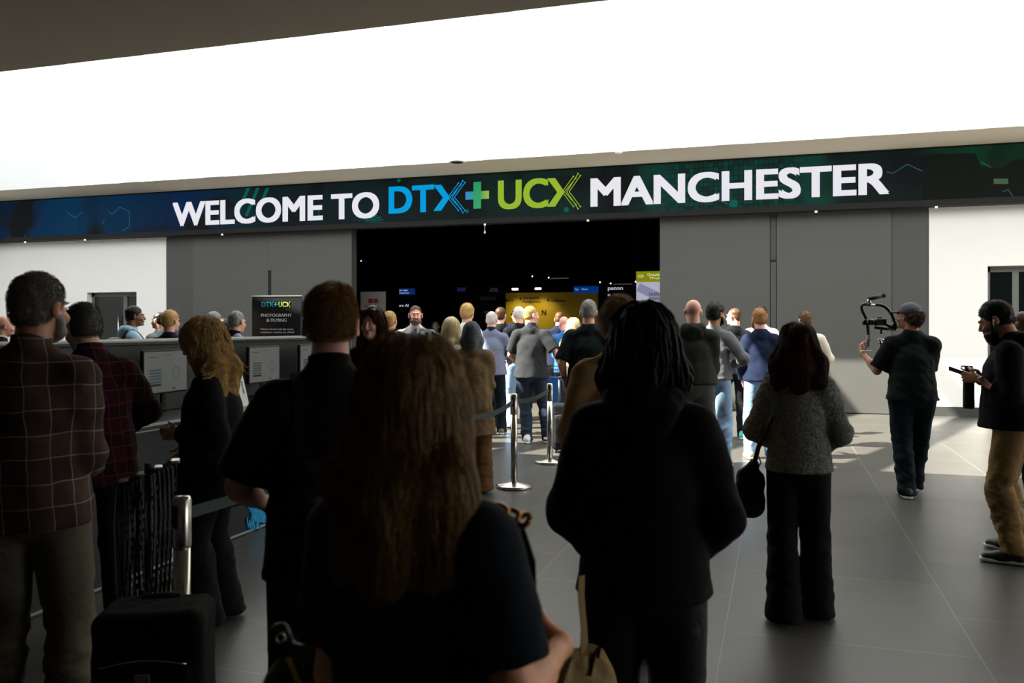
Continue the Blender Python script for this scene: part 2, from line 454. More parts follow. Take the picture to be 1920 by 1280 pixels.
# ------------------------------------------------------------------ people
SKIN = {'fair': mat('fair_skin', (214, 164, 140), .55, var=.08, vs=14, Subsurface_Weight=.0), 'pink': mat('pink_skin', (220, 160, 140), .55, var=.1, vs=14),
        'tan': mat('tan_skin', (176, 122, 92), .55, var=.08, vs=14), 'brown': mat('brown_skin', (120, 78, 56), .5, var=.08, vs=14), 'dark': mat('dark_skin', (60, 40, 32), .5, var=.08, vs=14)}
EYE_W = mat('eye_white', (225, 222, 218), .25, var=.02); IRIS = mat('eye_iris', (45, 32, 25), .2, var=.1)
LIP = mat('lips', (150, 80, 75), .5, var=.05)
BLACK = cloth('black_cloth', (16, 17, 19)); JET = cloth('jet_black_cloth', (9, 9, 10))
SOLE_W = mat('white_sole', (220, 218, 210), .6); SHOE_B = mat('black_shoe', (18, 18, 19), .5)

ARM = dict(
    down=dict(w=(.27, .05, .84), e=(.35, -1, 0)),
    front=dict(w=(.10, .25, 1.06), e=(.4, -1, -.6)),
    clasp=dict(w=(.05, .22, .96), e=(.5, -1, -.3)),
    pocket=dict(w=(.20, .12, .93), e=(.6, -1, 0)),
    phone=dict(w=(.07, .28, 1.17), e=(.4, -.8, -1)),
    desk=dict(w=(.20, .36, 1.06), e=(1, -.4, -.6)),
    strap=dict(w=(.14, .16, 1.34), e=(.7, .1, -1)))
def ik(S, W, l1, l2, hint):
    S, W = V(*S), V(*W); D = W-S; L = np.linalg.norm(D); m = (l1+l2)*.995
    if L > m: W = S+D*m/L; D = W-S; L = m
    a = (l1*l1-l2*l2+L*L)/(2*L); h = math.sqrt(max(l1*l1-a*a, 0)); dn = D/L; hv = V(*hint); hv = nrm(hv-dn*(hv@dn))
    return S+dn*a+hv*h, W
def hand_prims(sdf, W, f, n, t, curl=.5, spread=.0, k=.006, point=False):
    """palm, four fingers and a thumb; f finger direction, n palm normal, t towards the thumb"""
    f, n, t = nrm(f), nrm(n), nrm(t)
    sdf.add(rc(W, W+f*.035, .026, .030, flat=(n, .72)), .02)
    for o in (.026, .0, -.024): sdf.add(rc(W+f*.025+t*o*.6, W+f*.082+t*o, .017, .0155, flat=(n, .8)), .012)
    for j, (o, L) in enumerate(((.030, .070), (.010, .078), (-.010, .072), (-.029, .057))):
        c = 0.05 if (point and j == 0) else curl*(1+.12*j)
        p = W+f*.085+t*o; ang = c*.6; rr = .0088-.0006*j
        for q, fr in enumerate((.45, .32, .23)):
            d = f*math.cos(ang)+n*math.sin(ang)+t*o*spread*10; d = nrm(d); p2 = p+d*L*fr; sdf.add(rc(p, p2, rr, rr*.92), k); p = p2; ang += c*.95; rr *= .92
    p = W+f*.022+t*.022+n*.006; d1 = nrm(f*.62+t*.78+n*.25); p2 = p+d1*.040; d2 = nrm(f*.9+t*.25+n*(.25+curl*.5)); p3 = p2+d2*.030; p4 = p3+nrm(d2+n*curl*.4)*.022
    sdf.add(rc(p, p2, .015, .012), .012); sdf.add(rc(p2, p3, .0115, .0105), k); sdf.add(rc(p3, p4, .0102, .009), k)

def rotm(yaw, pitch, roll=0):       # yaw + = to the left, pitch + = looking down
    return np.array(Matrix.Rotation(R(yaw), 3, 'Z') @ Matrix.Rotation(R(-pitch), 3, 'X') @ Matrix.Rotation(R(roll), 3, 'Y'), 'f')

PEOPLE = []
def person(label, u, d, H=1.78, face=0, head=(0, 0, 0), lean=(0, 0), W=1.0, G=1.0, skin='fair', arms=('down', 'down'), feet=((-.11, 0), (.11, 0)),
           top=None, bottom=None, shoe=SHOE_B, sole=None, hair=None, faced=False, res=.011, hands=(0, 0), seed=None, low=False, groupname=None, loc=None, extra=None, cat='person', legs=True):
    seed = seed if seed is not None else len(PEOPLE)*7+3
    s = H/1.80; root = empty('person', loc if loc is not None else at(u, d), toward(u, face)); PEOPLE.append(root)
    tag(root, label, cat, groupname)
    lx, ly = lean
    nb = V(lx, ly-.025, 1.50); hc = V(lx*1.15, ly+.02, 1.677); Rh = rotm(*head)
    hp = (head[1] if len(head) > 1 else 0)
    hc = nb+Rh@V(0, .045, .177) if abs(hp) > 1 else hc
    hd = lambda *p: hc+Rh@V(*p)
    S = {}; E = {}; Wr = {}; Kn = {}; An = {}; Hf = {}
    for i, sg in ((0, -1), (1, 1)):
        A = arms[i]; A = dict(ARM[A]) if isinstance(A, str) else dict(A)
        S[i] = V(sg*.160*W+lx, ly-.015, 1.418)
        wt = V(sg*A['w'][0]+(lx if not A.get('abs') else 0), A['w'][1]+ly*(A['w'][2] > 1), A['w'][2]); wt[0] *= (1 if A['w'][0] < .15 else (1+(W-1)*.8))
        E[i], Wr[i] = ik(S[i], wt, .285, .26, (sg*A['e'][0], A['e'][1], A['e'][2]))
        fd = nrm(Wr[i]-E[i]); ff = nrm(A['f']) * V(sg, 1, 1) if 'f' in A else fd
        inw = nrm(V(-sg, .0, 0)); nn = V(*A['n'])*V(sg, 1, 1) if 'n' in A else inw; nn = nrm(nn-ff*(nn@ff)); tt = np.cross(ff, nn)*(1 if sg > 0 else -1)
        if tt[1]+tt[2]*.5 < 0 and 'n' not in A: tt = -tt
        if 't' in A: tt = V(*A['t'])*V(sg, 1, 1); tt = nrm(tt-ff*(tt@ff)-nn*(tt@nn))
        Hf[i] = (ff, nn, tt, A.get('curl', .45), A.get('point', False))
        hip = V(sg*.092*W, 0, .915); An[i] = V(feet[i][0], feet[i][1]-.03, .085+(feet[i][2] if len(feet[i]) > 2 else 0))
        Kn[i], An[i] = ik(hip, An[i], .43, .42, (sg*.12, 1, 0))
    hipc = lambda sg: V(sg*.092*W, 0, .90)
    # ---- the body, one continuous skin
    b = SDF()
    b.add(ell((lx*.6, ly*.6, 1.30), (.140*W, .100*G, .19)), .05)
    b.add(rc((lx-.12*W, ly-.01, 1.40), (lx+.12*W, ly-.01, 1.40), .052), .06)
    b.add(ell((lx*.3, ly*.3+.005, 1.10), (.128*W*G**.5, .092*G, .16)), .06); b.add(ell((0, -.01, .95), (.150*W, .108*G, .12)), .06)
    b.add(rc(nb-V(0, 0, .05), hd(0, -.032, -.06), .066*(.8+.2*G), .057*(.8+.2*G)), .03)
    for i, sg in ((0, -1), (1, 1)):
        b.add(rc(S[i], E[i], .049, .038), .04); b.add(rc(E[i], Wr[i], .040, .025, flat=(Hf[i][1], .85)), .02)
        b.add(rc(E[i]+(Wr[i]-E[i])*.1, E[i]+(Wr[i]-E[i])*.45, .040, .034), .02)
        if legs:
            b.add(rc(hipc(sg), Kn[i], .080*G**.5, .052), .04); b.add(rc(Kn[i], An[i], .050, .036), .03); b.add(ell(Kn[i]*.68+An[i]*.32+V(0, -.018, 0), (.044, .046, .12)), .03)
            b.add(rc(An[i], An[i]+V(sg*.01, .08, -.05), .034, .026), .03)
        hand_prims(b, Wr[i], *Hf[i][:4], point=Hf[i][4])
    b.add(ell(hd(0, -.018, .030), (.074, .091, .086), Rh), .02); b.add(ell(hd(0, .028, -.030), (.058, .064, .078), Rh), .03)
    b.add(ell(hd(0, .046, -.082), (.042, .042, .034), Rh), .03)
    b.add(ell(hd(0, .086, .024), (.045, .014, .009), Rh), .016)
    b.add(rc(hd(0, .092, .006), hd(0, .112, -.030), .008, .0115), .010); b.add(ell(hd(0, .103, -.036), (.018, .010, .008), Rh), .008)
    for sx in (-1, 1):
        b.sub(ell(hd(sx*.031, .101, .003), (.017, .013, .009), Rh), .014)
        b.add(ell(hd(sx*.084, -.014, -.008), (.010, .021, .034), Rh @ rotm(sx*-24, 0)), .007); b.sub(ell(hd(sx*.094, -.005, -.006), (.006, .010, .017), Rh), .006)
        b.add(ell(hd(sx*.036, .072, -.035), (.022, .022, .02), Rh), .02)
    b.add(ell(hd(0, .098, -.058), (.022, .009, .0055), Rh), .007); b.add(ell(hd(0, .096, -.069), (.019, .009, .006), Rh), .007); b.sub(rc(hd(-.022, .107, -.0635), hd(.022, .107, -.0635), .0022), .004)
    b.add(ell(hd(0, .086, -.096), (.022, .017, .016), Rh), .014)
    hr = .0045 if faced else (.007 if d < 9 else .0085)
    b.fine = [(hc, .125, hr)]
    for i in (0, 1):
        if hands[i]: b.fine.append((Wr[i]+Hf[i][0]*.075, .115, hands[i]))
    if low: b.fine = [(hc, .12, .011)]
    me = b.mesh('body', res*1.25, s); link('body', me, SKIN[skin] if isinstance(skin, str) else skin, root)
    if faced:
        for sx in (-1, 1):
            e = SDF().add(ell(hd(sx*.031, .0815, .002), (.0125, .0115, .0062), Rh), .002); eo = link('eye', e.mesh('eye', .003, s), EYE_W, root)
            e = SDF().add(ell(hd(sx*.031, .0905, .002), (.0052, .0035, .0052), Rh), .001); link('iris', e.mesh('iris', .0018, s), IRIS, eo)
            if hair and hair.get('mat'):
                e = SDF().add(rc(hd(sx*.016, .1, .022), hd(sx*.048, .088, .026), .0035, .0025), .002); link('eyebrow', e.mesh('eyebrow', .003, s), hair['mat'], root)
        e = SDF().add(ell(hd(0, .1005, -.058), (.020, .0075, .0045), Rh), .004).add(ell(hd(0, .099, -.0692), (.018, .0075, .005), Rh), .004); link('lips', e.mesh('lips', .0026, s), LIP, root)
    # ---- top
    T = dict(t=.016, sleeve=1.0, hem=.86, loose=1.0, mat=BLACK, fold=.005, flare=0); T.update(top or {}); t = T['t']; hem = T['hem']
    c = SDF()
    c.add(ell((lx*.6, ly*.6, 1.28), (.146*W+t, .108*G+t, .20)), .05)
    for sg in (-1, 1): c.add(rc((lx+sg*.034*W, ly-.022, 1.484), (lx+sg*.138*W, ly-.014, 1.402), .048+t*.8, .052+t*.8), .045)
    
    c.add(rc((0, -.005, hem-.05), (lx*.6, ly*.6, 1.24), (.163*W*(.5+.5*G)+.024+t)*T['loose']+T['flare'], .138*W*(.6+.4*G)+t, flat=((0, 1, 0), .80*G)), .05)
    c.add(ell((0, .0, 1.05), (.14*W+t, .112*G+t, .16)), .05)
    c.add(rc(nb-V(0, 0, .04), nb+V(0, .014, .050), .070+t*.3, .062+t*.2, capb=True), .025)
    sl = T['sleeve']
    for i, sg in ((0, -1), (1, 1)):
        c.add(rc(S[i]-V(sg*.012, 0, 0), S[i]+(E[i]-S[i])*.4, .050+t*.9, .048+t*.9), .035)
        if sl > .95:
            c.add(rc(S[i], E[i], .047+t*.9, .042+t*.9), .03); e1 = Wr[i]-nrm(Wr[i]-E[i])*(.01 if sl <= 1 else -.02); c.add(rc(E[i], e1, .046+t, .032+t*.8, capb=True), .022)
        elif sl > .6:
            c.add(rc(S[i], E[i], .047+t*.9, .042+t*.9), .03); c.add(rc(E[i], E[i]+(Wr[i]-E[i])*(sl-.5)*2, .046+t, .042+t, capb=True), .022)
        else:
            c.add(rc(S[i], S[i]+(E[i]-S[i])*sl*1.55, .054+t, .056+t*1.3, capb=True), .03)
    c.cut((0, 0, hem), (0, 0, -1))
    fo = T['fold']; w1 = waves(seed, (7, 7, 3), fo, 6); w2 = waves(seed+1, (9, 9, 16), fo*.7, 5)
    c.disp = lambda X, Y, Z: w1(X, Y, Z)*(.6+.8*np.clip((1.35-Z)*2, 0, 1))+w2(X, Y, Z)
    link(T.get('name', 'shirt'), c.mesh('top', res, s), T['mat'], root)
    if T.get('collar'):
        k = SDF().add(rc(nb+V(0, 0, .0), nb+V(0, .016, .072), .071, .067, capb=True, capa=True), .01); k.sub(rc(nb-V(0, 0, .05), nb+V(0, .02, .09), .055), .004)
        k.sub(rbox(nb+V(0, .09, .05), (.03, .06, .08), .01), .004)
        link('collar', k.mesh('collar', .006, s), T['collar'] if not isinstance(T['collar'], bool) else T['mat'], root)
    if T.get('hood'):
        k = SDF().add(ell(nb+V(0, -.075, .0), (.115, .062, .062)), .03).add(ell(nb+V(-.075, -.03, .02), (.05, .06, .045)), .03).add(ell(nb+V(.075, -.03, .02), (.05, .06, .045)), .03).add(ell(nb+V(0, -.09, -.06), (.085, .04, .05)), .04)
        k.sub(rc(nb+V(0, .01, .02), nb+V(0, .03, .12), .062, .075), .01); wv = waves(seed+5, 14, .008); k.disp = wv
        link('hood', k.mesh('hood', .009, s), T.get('hoodmat', T['mat']), root)
    # ---- trousers
    if bottom is not False and legs:
        B = dict(mat=BLACK, wide=.018, cuff=.03, waist=1.02, flare=0.0, fold=.005); B.update(bottom or {}); q = B['wide']
        p = SDF().add(ell((0, -.012, .95), (.158*W+.012, .116*G+.012, .13)), .04).add(rc((0, 0, .98), (0, 0, 1.1), .145*W+.01, .14*W, flat=((0, 1, 0), .72*G)), .04)
        for i, sg in ((0, -1), (1, 1)):
            p.add(rc(hipc(sg), Kn[i], .086*G**.5+q*.6, .056+q), .03); cu = An[i]+V(0, 0, B['cuff']-.085+.0)
            p.add(rc(Kn[i], cu, .054+q, .046+q+B['flare']), .03); p.add(ell(Kn[i]*.68+An[i]*.32+V(0, -.018, 0), (.046+q, .048+q, .15)), .03)
        p.cut((0, 0, min(B['waist'], hem+.06)), (0, 0, 1)); zc = min(An[0][2], An[1][2])-.085+B['cuff']; p.cut((0, 0, max(.012, zc)), (0, 0, -1))
        v1 = waves(seed+2, (8, 8, 4), B['fold'], 5); v2 = waves(seed+3, (6, 6, 17), B['fold']*1.3, 5)
        p.disp = lambda X, Y, Z: v1(X, Y, Z)*np.clip((.95-Z)*3, .0, 1)+v2(X, Y, Z)*np.clip((.75-Z)*3, .1, 1)
        link('trousers', p.mesh('trousers', res, s), B['mat'], root)
    if shoe is not False and legs:
        for i, sg in ((0, -1), (1, 1)):
            z0 = An[i][2]-.085; a = An[i]*V(1, 1, 0)+V(0, 0, z0); to = V(sg*.03, 0, 0)
            h = SDF().add(rc(a+V(0, -.035, .052), a+to*.6+V(0, .10, .042), .042, .041, flat=((0, 0, 1), 1.0)), .02).add(rc(a+to*.6+V(0, .06, .04), a+to+V(0, .165, .032), .042, .034), .02).add(rc(a+V(0, -.022, .05), a+V(0, -.006, .115), .046, .044, capb=True), .03)
            h.cut((0, 0, z0+.014), (0, 0, -1)); so = link('shoe', h.mesh('shoe', .009, s), shoe, root)
            if sole is not None:
                h = SDF().add(rc(a+V(0, -.04, .018), a+to+V(0, .17, .018), .044, .040), .02); h.cut((0, 0, z0+.004), (0, 0, -1)); h.cut((0, 0, z0+.030), (0, 0, 1)); link('sole', h.mesh('sole', .008, s), sole, so)
    # ---- hair
    if hair and hair.get('style') != 'bald':
        st = hair['style']; hm = hair['mat']; h = SDF(); v = hair.get('vol', .012); ws = waves(seed+9, hair.get('freq', 22), hair.get('rough', .005), 6)
        plane = hair.get('plane', (.052, .045))
        if st in ('short', 'buzz'):
            h.add(ell(hd(0, -.020, .034), (.073+v*.6, .091+v*.8, .084+v), Rh), .02); h.add(ell(hd(0, -.05, -.02), (.064+v*.4, .056+v*.7, .06), Rh), .02)
            for sx in (-1, 1): h.sub(ell(hd(sx*.088, -.006, -.020), (.024, .028, .044), Rh), .008)
            if hair.get('quiff'): h.add(ell(hd(.01, .04, .105), (.055, .05, .03+hair['quiff']), Rh), .02)
            n1 = Rh@V(0, .78, -.62); h.cuts.append((hd(0, plane[0], plane[1]), nrm(n1))); n2 = Rh@V(0, .25, -1); h.cuts.append((hd(0, -.10, hair.get('nape', -.078)), nrm(n2)))
            if hair.get('below'): h.cuts.append((hd(0, 0, hair['below']), nrm(Rh@V(0, -.12, 1))))
            h.disp = ws
            hs = link('hair', h.mesh('hair', .007 if d < 6 else .009, s), hm, root)
            N = hair.get('n', 900 if d < 3.5 else 350); L = hair.get('len', .016)
            pa = grow(h, N, 3, L/3, seed, lift=L/3*(.5 if st == 'short' else .8), comb=tuple(Rh@V(0, -.3, -.5)), top=lambda P: (P-hc)@n1 < 2)
            if pa is not None and N: link('hair_strands', strand_mesh('hair_strands', pa, .0011 if d < 6 else .0018, .0003, s), hm, hs)
        else:
            ln = hair.get('length', .35); wd = hair.get('width', .085); v = max(v, .016); back = hair.get('back', -.075)
            h.add(ell(hd(0, -.022, .036), (.074+v, .092+v, .084+v), Rh), .02); h.add(ell(hd(0, -.055, -.03), (.078+v*.6, .062+v, .09), Rh), .03)
            e0 = hd(0, -.06, -.02); z1 = hc[2]-ln; 
            for sx in (-1, 0, 1):
                a_ = hd(sx*.055, -.055+abs(sx)*.03, -.01); b_ = V(lx+sx*wd*1.05, ly+back+abs(sx)*.035, z1+abs(sx)*.02)
                m_ = V(a_[0]*.5+b_[0]*.5+sx*hair.get('puff', .015), min(a_[1], b_[1])-.005+abs(sx)*.02, (a_[2]+b_[2])/2)
                h.add(rc(a_, m_, .048, .05), .035); h.add(rc(m_, b_, .05, hair.get('tip', .028), flat=((0, 1, 0), .8)), .035)
            for sx in (-1, 1):       # curtains in front of the ears
                h.add(rc(hd(sx*.066, .028, .03), hd(sx*.083, .02, -.06), .022, .022), .02)
                h.add(rc(hd(sx*.083, .02, -.06), V(lx+sx*wd*1.15, ly+hair.get('fronty', .02), z1+.04), .024, .018), .02)
            f0 = SDF(); n1 = Rh@V(0, 1, 0)
            h.sub(ell(hd(0, .108, -.04+hair.get('part', .0)), (.054, .062, .105+hair.get('part', .0)), Rh), .012); h.sub(ell(hd(0, .06, -.11), (.05, .06, .06), Rh), .01)
            h.disp = ws
            hs = link('hair', h.mesh('hair', .008 if d < 8 else .011, s), hm, root)
            N = hair.get('n', 500); S_ = hair.get('steps', 22)
            pa = grow(h, N, S_, hair.get('seg', .016), seed, out=hair.get('out', .006), wave=hair.get('wave', .25), rnd=hair.get('rnd', .12), top=lambda P: P[:,2] > z1+.06)
            if pa is not None and N: link('hair_strands', strand_mesh('hair_strands', pa, hair.get('r', .0013), .0004, s), hm, hs)
    if hair and hair.get('beard'):
        k = SDF().add(ell(hd(0, .052, -.085), (.050, .054, .044), Rh), .02); L = hair['beard']
        if L > .02: k.add(ell(hd(0, .06, -.10-L*.4), (.046, .045, .03+L*.5), Rh), .03)
        for sx in (-1, 1): k.add(rc(hd(sx*.062, .02, -.02), hd(sx*.05, .04, -.085), .013, .024+L*.1), .02)
        k.add(rc(hd(-.025, .098, -.046), hd(.025, .098, -.046), .007), .01)
        k.sub(ell(hd(0, .104, -.0635), (.022, .012, .009), Rh), .004); k.disp = waves(seed+8, 30, .003)
        bo = link('beard', k.mesh('beard', .005 if faced else .008, s), hair.get('beardmat', hair['mat']), root)
    info = dict(root=root, s=s, hd=hd, hc=hc, Rh=Rh, S=S, E=E, Wr=Wr, Hf=Hf, An=An, Kn=Kn, nb=nb, W=W, G=G, lean=lean, T=T)
    if extra: extra(info)
    return info
#--PEOPLE-ABOVE--

# ================================================================== the place
WALL_Y = 16.56; LED_Y = 16.28; CEIL = 4.73; SOF_Y = 15.0; NEAR_Y = 8.0
def tiles(name, a, b, joint):
    t = NT(name); vec = t.coord(); n = t.noise(2.2, 5, rough=.6)
    base = t.mix(n, srgb(*a), srgb(*b))
    br = t.node('ShaderNodeTexBrick'); br.offset = .5; br.inputs['Scale'].default_value = 1.0; br.inputs['Mortar Size'].default_value = .0025
    br.inputs['Brick Width'].default_value = 1.2; br.inputs['Row Height'].default_value = 1.2; br.inputs['Color1'].default_value = (.9,.9,.9,1); br.inputs['Color2'].default_value = (1.12,1.12,1.12,1); br.inputs['Mortar'].default_value = (1,1,1,1)
    mp = t.node('ShaderNodeMapping'); mp.inputs['Rotation'].default_value = (0, 0, R(90)); mp.inputs['Location'].default_value = (.35, .27, 0); t.l.new(vec, mp.inputs[0]); t.l.new(mp.outputs[0], br.inputs['Vector'])
    mul = t.node('ShaderNodeMix', data_type='RGBA', blend_type='MULTIPLY'); mul.inputs[0].default_value = 1; t.l.new(base, mul.inputs[6]); t.l.new(br.outputs['Color'], mul.inputs[7])
    t.col(t.mix(br.outputs['Fac'], mul.outputs[2], srgb(*joint)))
    rr = t.math('ADD', t.math('MULTIPLY', t.noise(1.3, 4), .12), .30); t.l.new(rr, t.b.inputs['Roughness'])
    t.b.inputs['Specular IOR Level'].default_value = .5
    t.bump(t.math('SUBTRACT', t.noise(30, 4), t.math('MULTIPLY', br.outputs['Fac'], 2)), .06, .004)
    return t.m
m_floor = tiles('stone_floor', (62, 60, 56), (78, 75, 70), (122, 119, 112))
m_white = mat('white_paint', (232, 229, 224), .8, var=.02, vs=3, bump=.05, bs=80)
m_soffit = mat('cream_paint', (222, 212, 194), .85, var=.03, vs=2)
m_ceil = mat('ceiling_paint', (150, 140, 125), .9, var=.03, vs=2)
m_grey = mat('grey_panel', (75, 74, 70), .55, var=.05, vs=1.5, bump=.02)
m_grey2 = mat('darker_grey_panel', (66, 66, 64), .55, var=.05, vs=1.5, bump=.02)
m_black = mat('matt_black', (7, 7, 8), .8, var=.1)
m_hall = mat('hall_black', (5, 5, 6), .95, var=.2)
m_skirt = mat('skirting_grey', (52, 53, 50), .6, var=.25, vs=5)
m_steel = mat('brushed_steel', (190, 186, 178), .22, metal=1, var=.05, vs=30)
m_chrome = mat('chrome', (215, 213, 208), .08, metal=1, var=.02)
m_frame = mat('grey_frame', (96, 96, 92), .5, var=.05)
m_dglass = NT('dark_glass').col(srgb(10, 16, 17)).set(Roughness=.15); m_dglass.b.inputs['Specular IOR Level'].default_value = .45; m_dglass.col(m_dglass.mix(m_dglass.noise(2), srgb(9, 14, 15), srgb(14, 21, 21))); m_dglass = m_dglass.m
# roof glass: clear sheet with a faint sheen
tg = NT('roof_glass'); trn = tg.node('ShaderNodeBsdfTransparent'); trn.inputs[0].default_value = (.93, .96, .95, 1); gl = tg.node('ShaderNodeBsdfGlossy'); gl.inputs['Roughness'].default_value = .03
lw = tg.node('ShaderNodeLayerWeight'); lw.inputs[0].default_value = .5; fr_ = tg.math('ADD', tg.math('MULTIPLY', tg.math('POWER', lw.outputs['Facing'], 5.0), .85), .05); mx = tg.node('ShaderNodeMixShader'); tg.l.new(fr_, mx.inputs[0]); tg.l.new(trn.outputs[0], mx.inputs[1]); tg.l.new(gl.outputs[0], mx.inputs[2]); tg.l.new(mx.outputs[0], tg.out.inputs[0]); m_glass = tg.m

X0, X1 = -19.0, 11.0
def xw(u, Y=WALL_Y): return wall_pt(u, 600, Y).x
oL, oR = xw(660), xw(1237); gL, gR = xw(311), xw(1742)
structure(MB().box((X0-.3, -6, -.2), (X1+.3, 46, 0)).build('floor', m_floor))
# entrance wall: white ends, grey folding panels, the opening between them
TOPZ = 3.76
dLx0, dLx1, dTop = xw(163), xw(256), 2.42
dRx0, dRx1, dRTop = xw(1852), xw(1990), CAM_H+(HZN-498)*ray(1880)[1]**-1*WALL_Y/FPX
wl = MB(); T_ = .3
wl.box((X0, WALL_Y, 0), (dLx0, WALL_Y+T_, TOPZ)).box((dLx1, WALL_Y, 0), (gL, WALL_Y+T_, TOPZ)).box((dLx0, WALL_Y, dTop), (dLx1, WALL_Y+T_, TOPZ))
wl.box((gR, WALL_Y, 0), (dRx0, WALL_Y+T_, TOPZ)).box((dRx1, WALL_Y, 0), (X1, WALL_Y+T_, TOPZ)).box((dRx0, WALL_Y, dRTop), (dRx1, WALL_Y+T_, TOPZ))
structure(wl.build('wall_back', m_white))
structure(MB().box((X0, WALL_Y-.02, TOPZ), (X1, WALL_Y+.3, CEIL+.3)).build('wall_above_opening', m_black))
structure(MB().box((X0-.3, -6, 0), (X0, WALL_Y+.3, CEIL)).build('wall_left', m_white))
m_side = mat('side_wall_grey', (84, 82, 78), .8)
structure(MB().box((X0, -6.3, 0), (X1, -6, CEIL)).build('wall_front', m_side))
# right wall is glazed
rw = MB().box((X1, -6, 0), (X1+.3, 16.9, .1)).box((X1, -6, 3.0), (X1+.3, 16.9, CEIL)).box((X1, 8.2, 0), (X1+.3, 16.9, 3.0)).box((X1, -6, 0), (X1+.3, .4, 3.0))
structure(rw.build('wall_right', m_side))
wn = MB()
for k in range(5): wn.box((X1+.1, .4+k*1.9, .1), (X1+.16, .46+k*1.9, 3.0))
wn.box((X1+.1, .4, 2.3), (X1+.16, 8.2, 2.36)); structure(wn.build('window_1', m_frame))
structure(MB().box((X0-.3, -6.3, CEIL), (X1+.3, NEAR_Y, CEIL+.25)).build('ceiling', m_ceil))
structure(MB().box((X0-.3, SOF_Y, CEIL), (X1+.3, WALL_Y+.3, CEIL+.2)).build('ceiling_soffit', m_soffit))
structure(MB().box((X0-.3, SOF_Y-.02, CEIL-.004), (X1+.3, SOF_Y-.001, CEIL+.201)).box((X0-.3, SOF_Y-.02, CEIL+.201), (X1+.3, SOF_Y+.25, 9.0)).build('wall_rooflight', mat('rooflight_white', (206, 206, 204), .85, var=.02, vs=2)))
structure(MB().box((X0-.5, NEAR_Y-.6, CEIL), (X0-.3, SOF_Y+.2, 9.0)).box((X1+.3, NEAR_Y-.6, CEIL), (X1+.5, SOF_Y+.2, 9.0)).build('wall_rooflight_ends', m_white))
rf = MB(); rg_ = MB(); ya, za, yb, zb = NEAR_Y-.5, CEIL+.35, SOF_Y+.1, 8.95
for k in range(15):
    x = X0+.4+k*2.1; rf.add([(x-.16, ya, za-.16), (x+.16, ya, za-.16), (x+.16, ya, za+.1), (x-.16, ya, za+.1), (x-.16, yb, zb-.16), (x+.16, yb, zb-.16), (x+.16, yb, zb+.1), (x-.16, yb, zb+.1)], [(0,3,2,1),(4,5,6,7),(0,1,5,4),(1,2,6,5),(2,3,7,6),(3,0,4,7)])
structure(rf.build('trim_roof_beams', m_frame))
structure(MB().add([(X0-.3, ya, za+.12), (X1+.3, ya, za+.12), (X1+.3, yb, zb+.12), (X0-.3, yb, zb+.12)], [(0,1,2,3)]).build('window_roof_glazing', m_glass))
structure(MB().box((gR, WALL_Y-.02, 0), (dRx0, WALL_Y, .17)).build('baseboard_right', m_skirt))
structure(MB().box((X0, WALL_Y-.02, 0), (dLx0, WALL_Y, .17)).box((dLx1, WALL_Y-.02, 0), (gL, WALL_Y, .17)).build('baseboard_left', m_skirt))
# grey sliding panels
def panels(name, segs, slot):
    for i, (ua, ub, m, y) in enumerate(segs):
        o = MB().box((xw(ua)+.004, WALL_Y+y, .015), (xw(ub)-.004, WALL_Y+.22, TOPZ)).build('wall_'+name+'_panel', m); structure(o)
    a, b, v = slot; z = wall_pt(a, v, WALL_Y).z
    structure(MB().box((xw(a), WALL_Y-.012, .02), (xw(b), WALL_Y+.05, z)).build('trim_'+name+'_slot', m_black if name == 'left' else m_grey2))
    structure(MB().box((xw(a), WALL_Y-.02, z), (xw(b), WALL_Y+.05, z+.04)).build('trim_'+name+'_slot_cap', m_black))
panels('left', [(311, 362, m_grey2, .02), (362, 503, m_grey, .0), (503, 660, m_grey, -.01)], (503, 509, 510))
panels('right', [(1237, 1444, m_grey, -.01), (1444, 1456, m_grey2, .03), (1456, 1672, m_grey, .0), (1672, 1742, m_grey2, .02)], (1445, 1455, 491))
# doors
def door(n, x0, x1, top, split, handle):
    g = .22; fr_ = MB().box((x0, WALL_Y+.16, 0), (x0+.07, WALL_Y+.26, top)).box((x1-.07, WALL_Y+.16, 0), (x1, WALL_Y+.26, top)).box((x0, WALL_Y+.16, top-.1), (x1, WALL_Y+.26, top)).box((split-.05, WALL_Y+.16, 0), (split+.05, WALL_Y+.26, top-.1))
    d = structure(fr_.build('door_%d' % n, m_frame))
    MB().box((x0+.07, WALL_Y+.19, .01), (split-.05, WALL_Y+.23, top-.1)).build('door_leaf', m_dglass, d); MB().box((split+.05, WALL_Y+.19, .01), (x1-.07, WALL_Y+.23, top-.1)).build('side_panel', m_dglass, d)
    if handle is not None: MB().tube([(handle, WALL_Y+.12, .95), (handle, WALL_Y+.12, 1.85)], .018).box((handle-.01, WALL_Y+.12, 1.05), (handle+.01, WALL_Y+.2, 1.08)).box((handle-.01, WALL_Y+.12, 1.7), (handle+.01, WALL_Y+.2, 1.73)).build('door_handle', m_steel, d)
door(1, dLx0, dLx1, dTop, xw(237, WALL_Y+.2), xw(222, WALL_Y+.12))
door(2, dRx0, dRx1, dRTop, xw(1903, WALL_Y+.2), None)
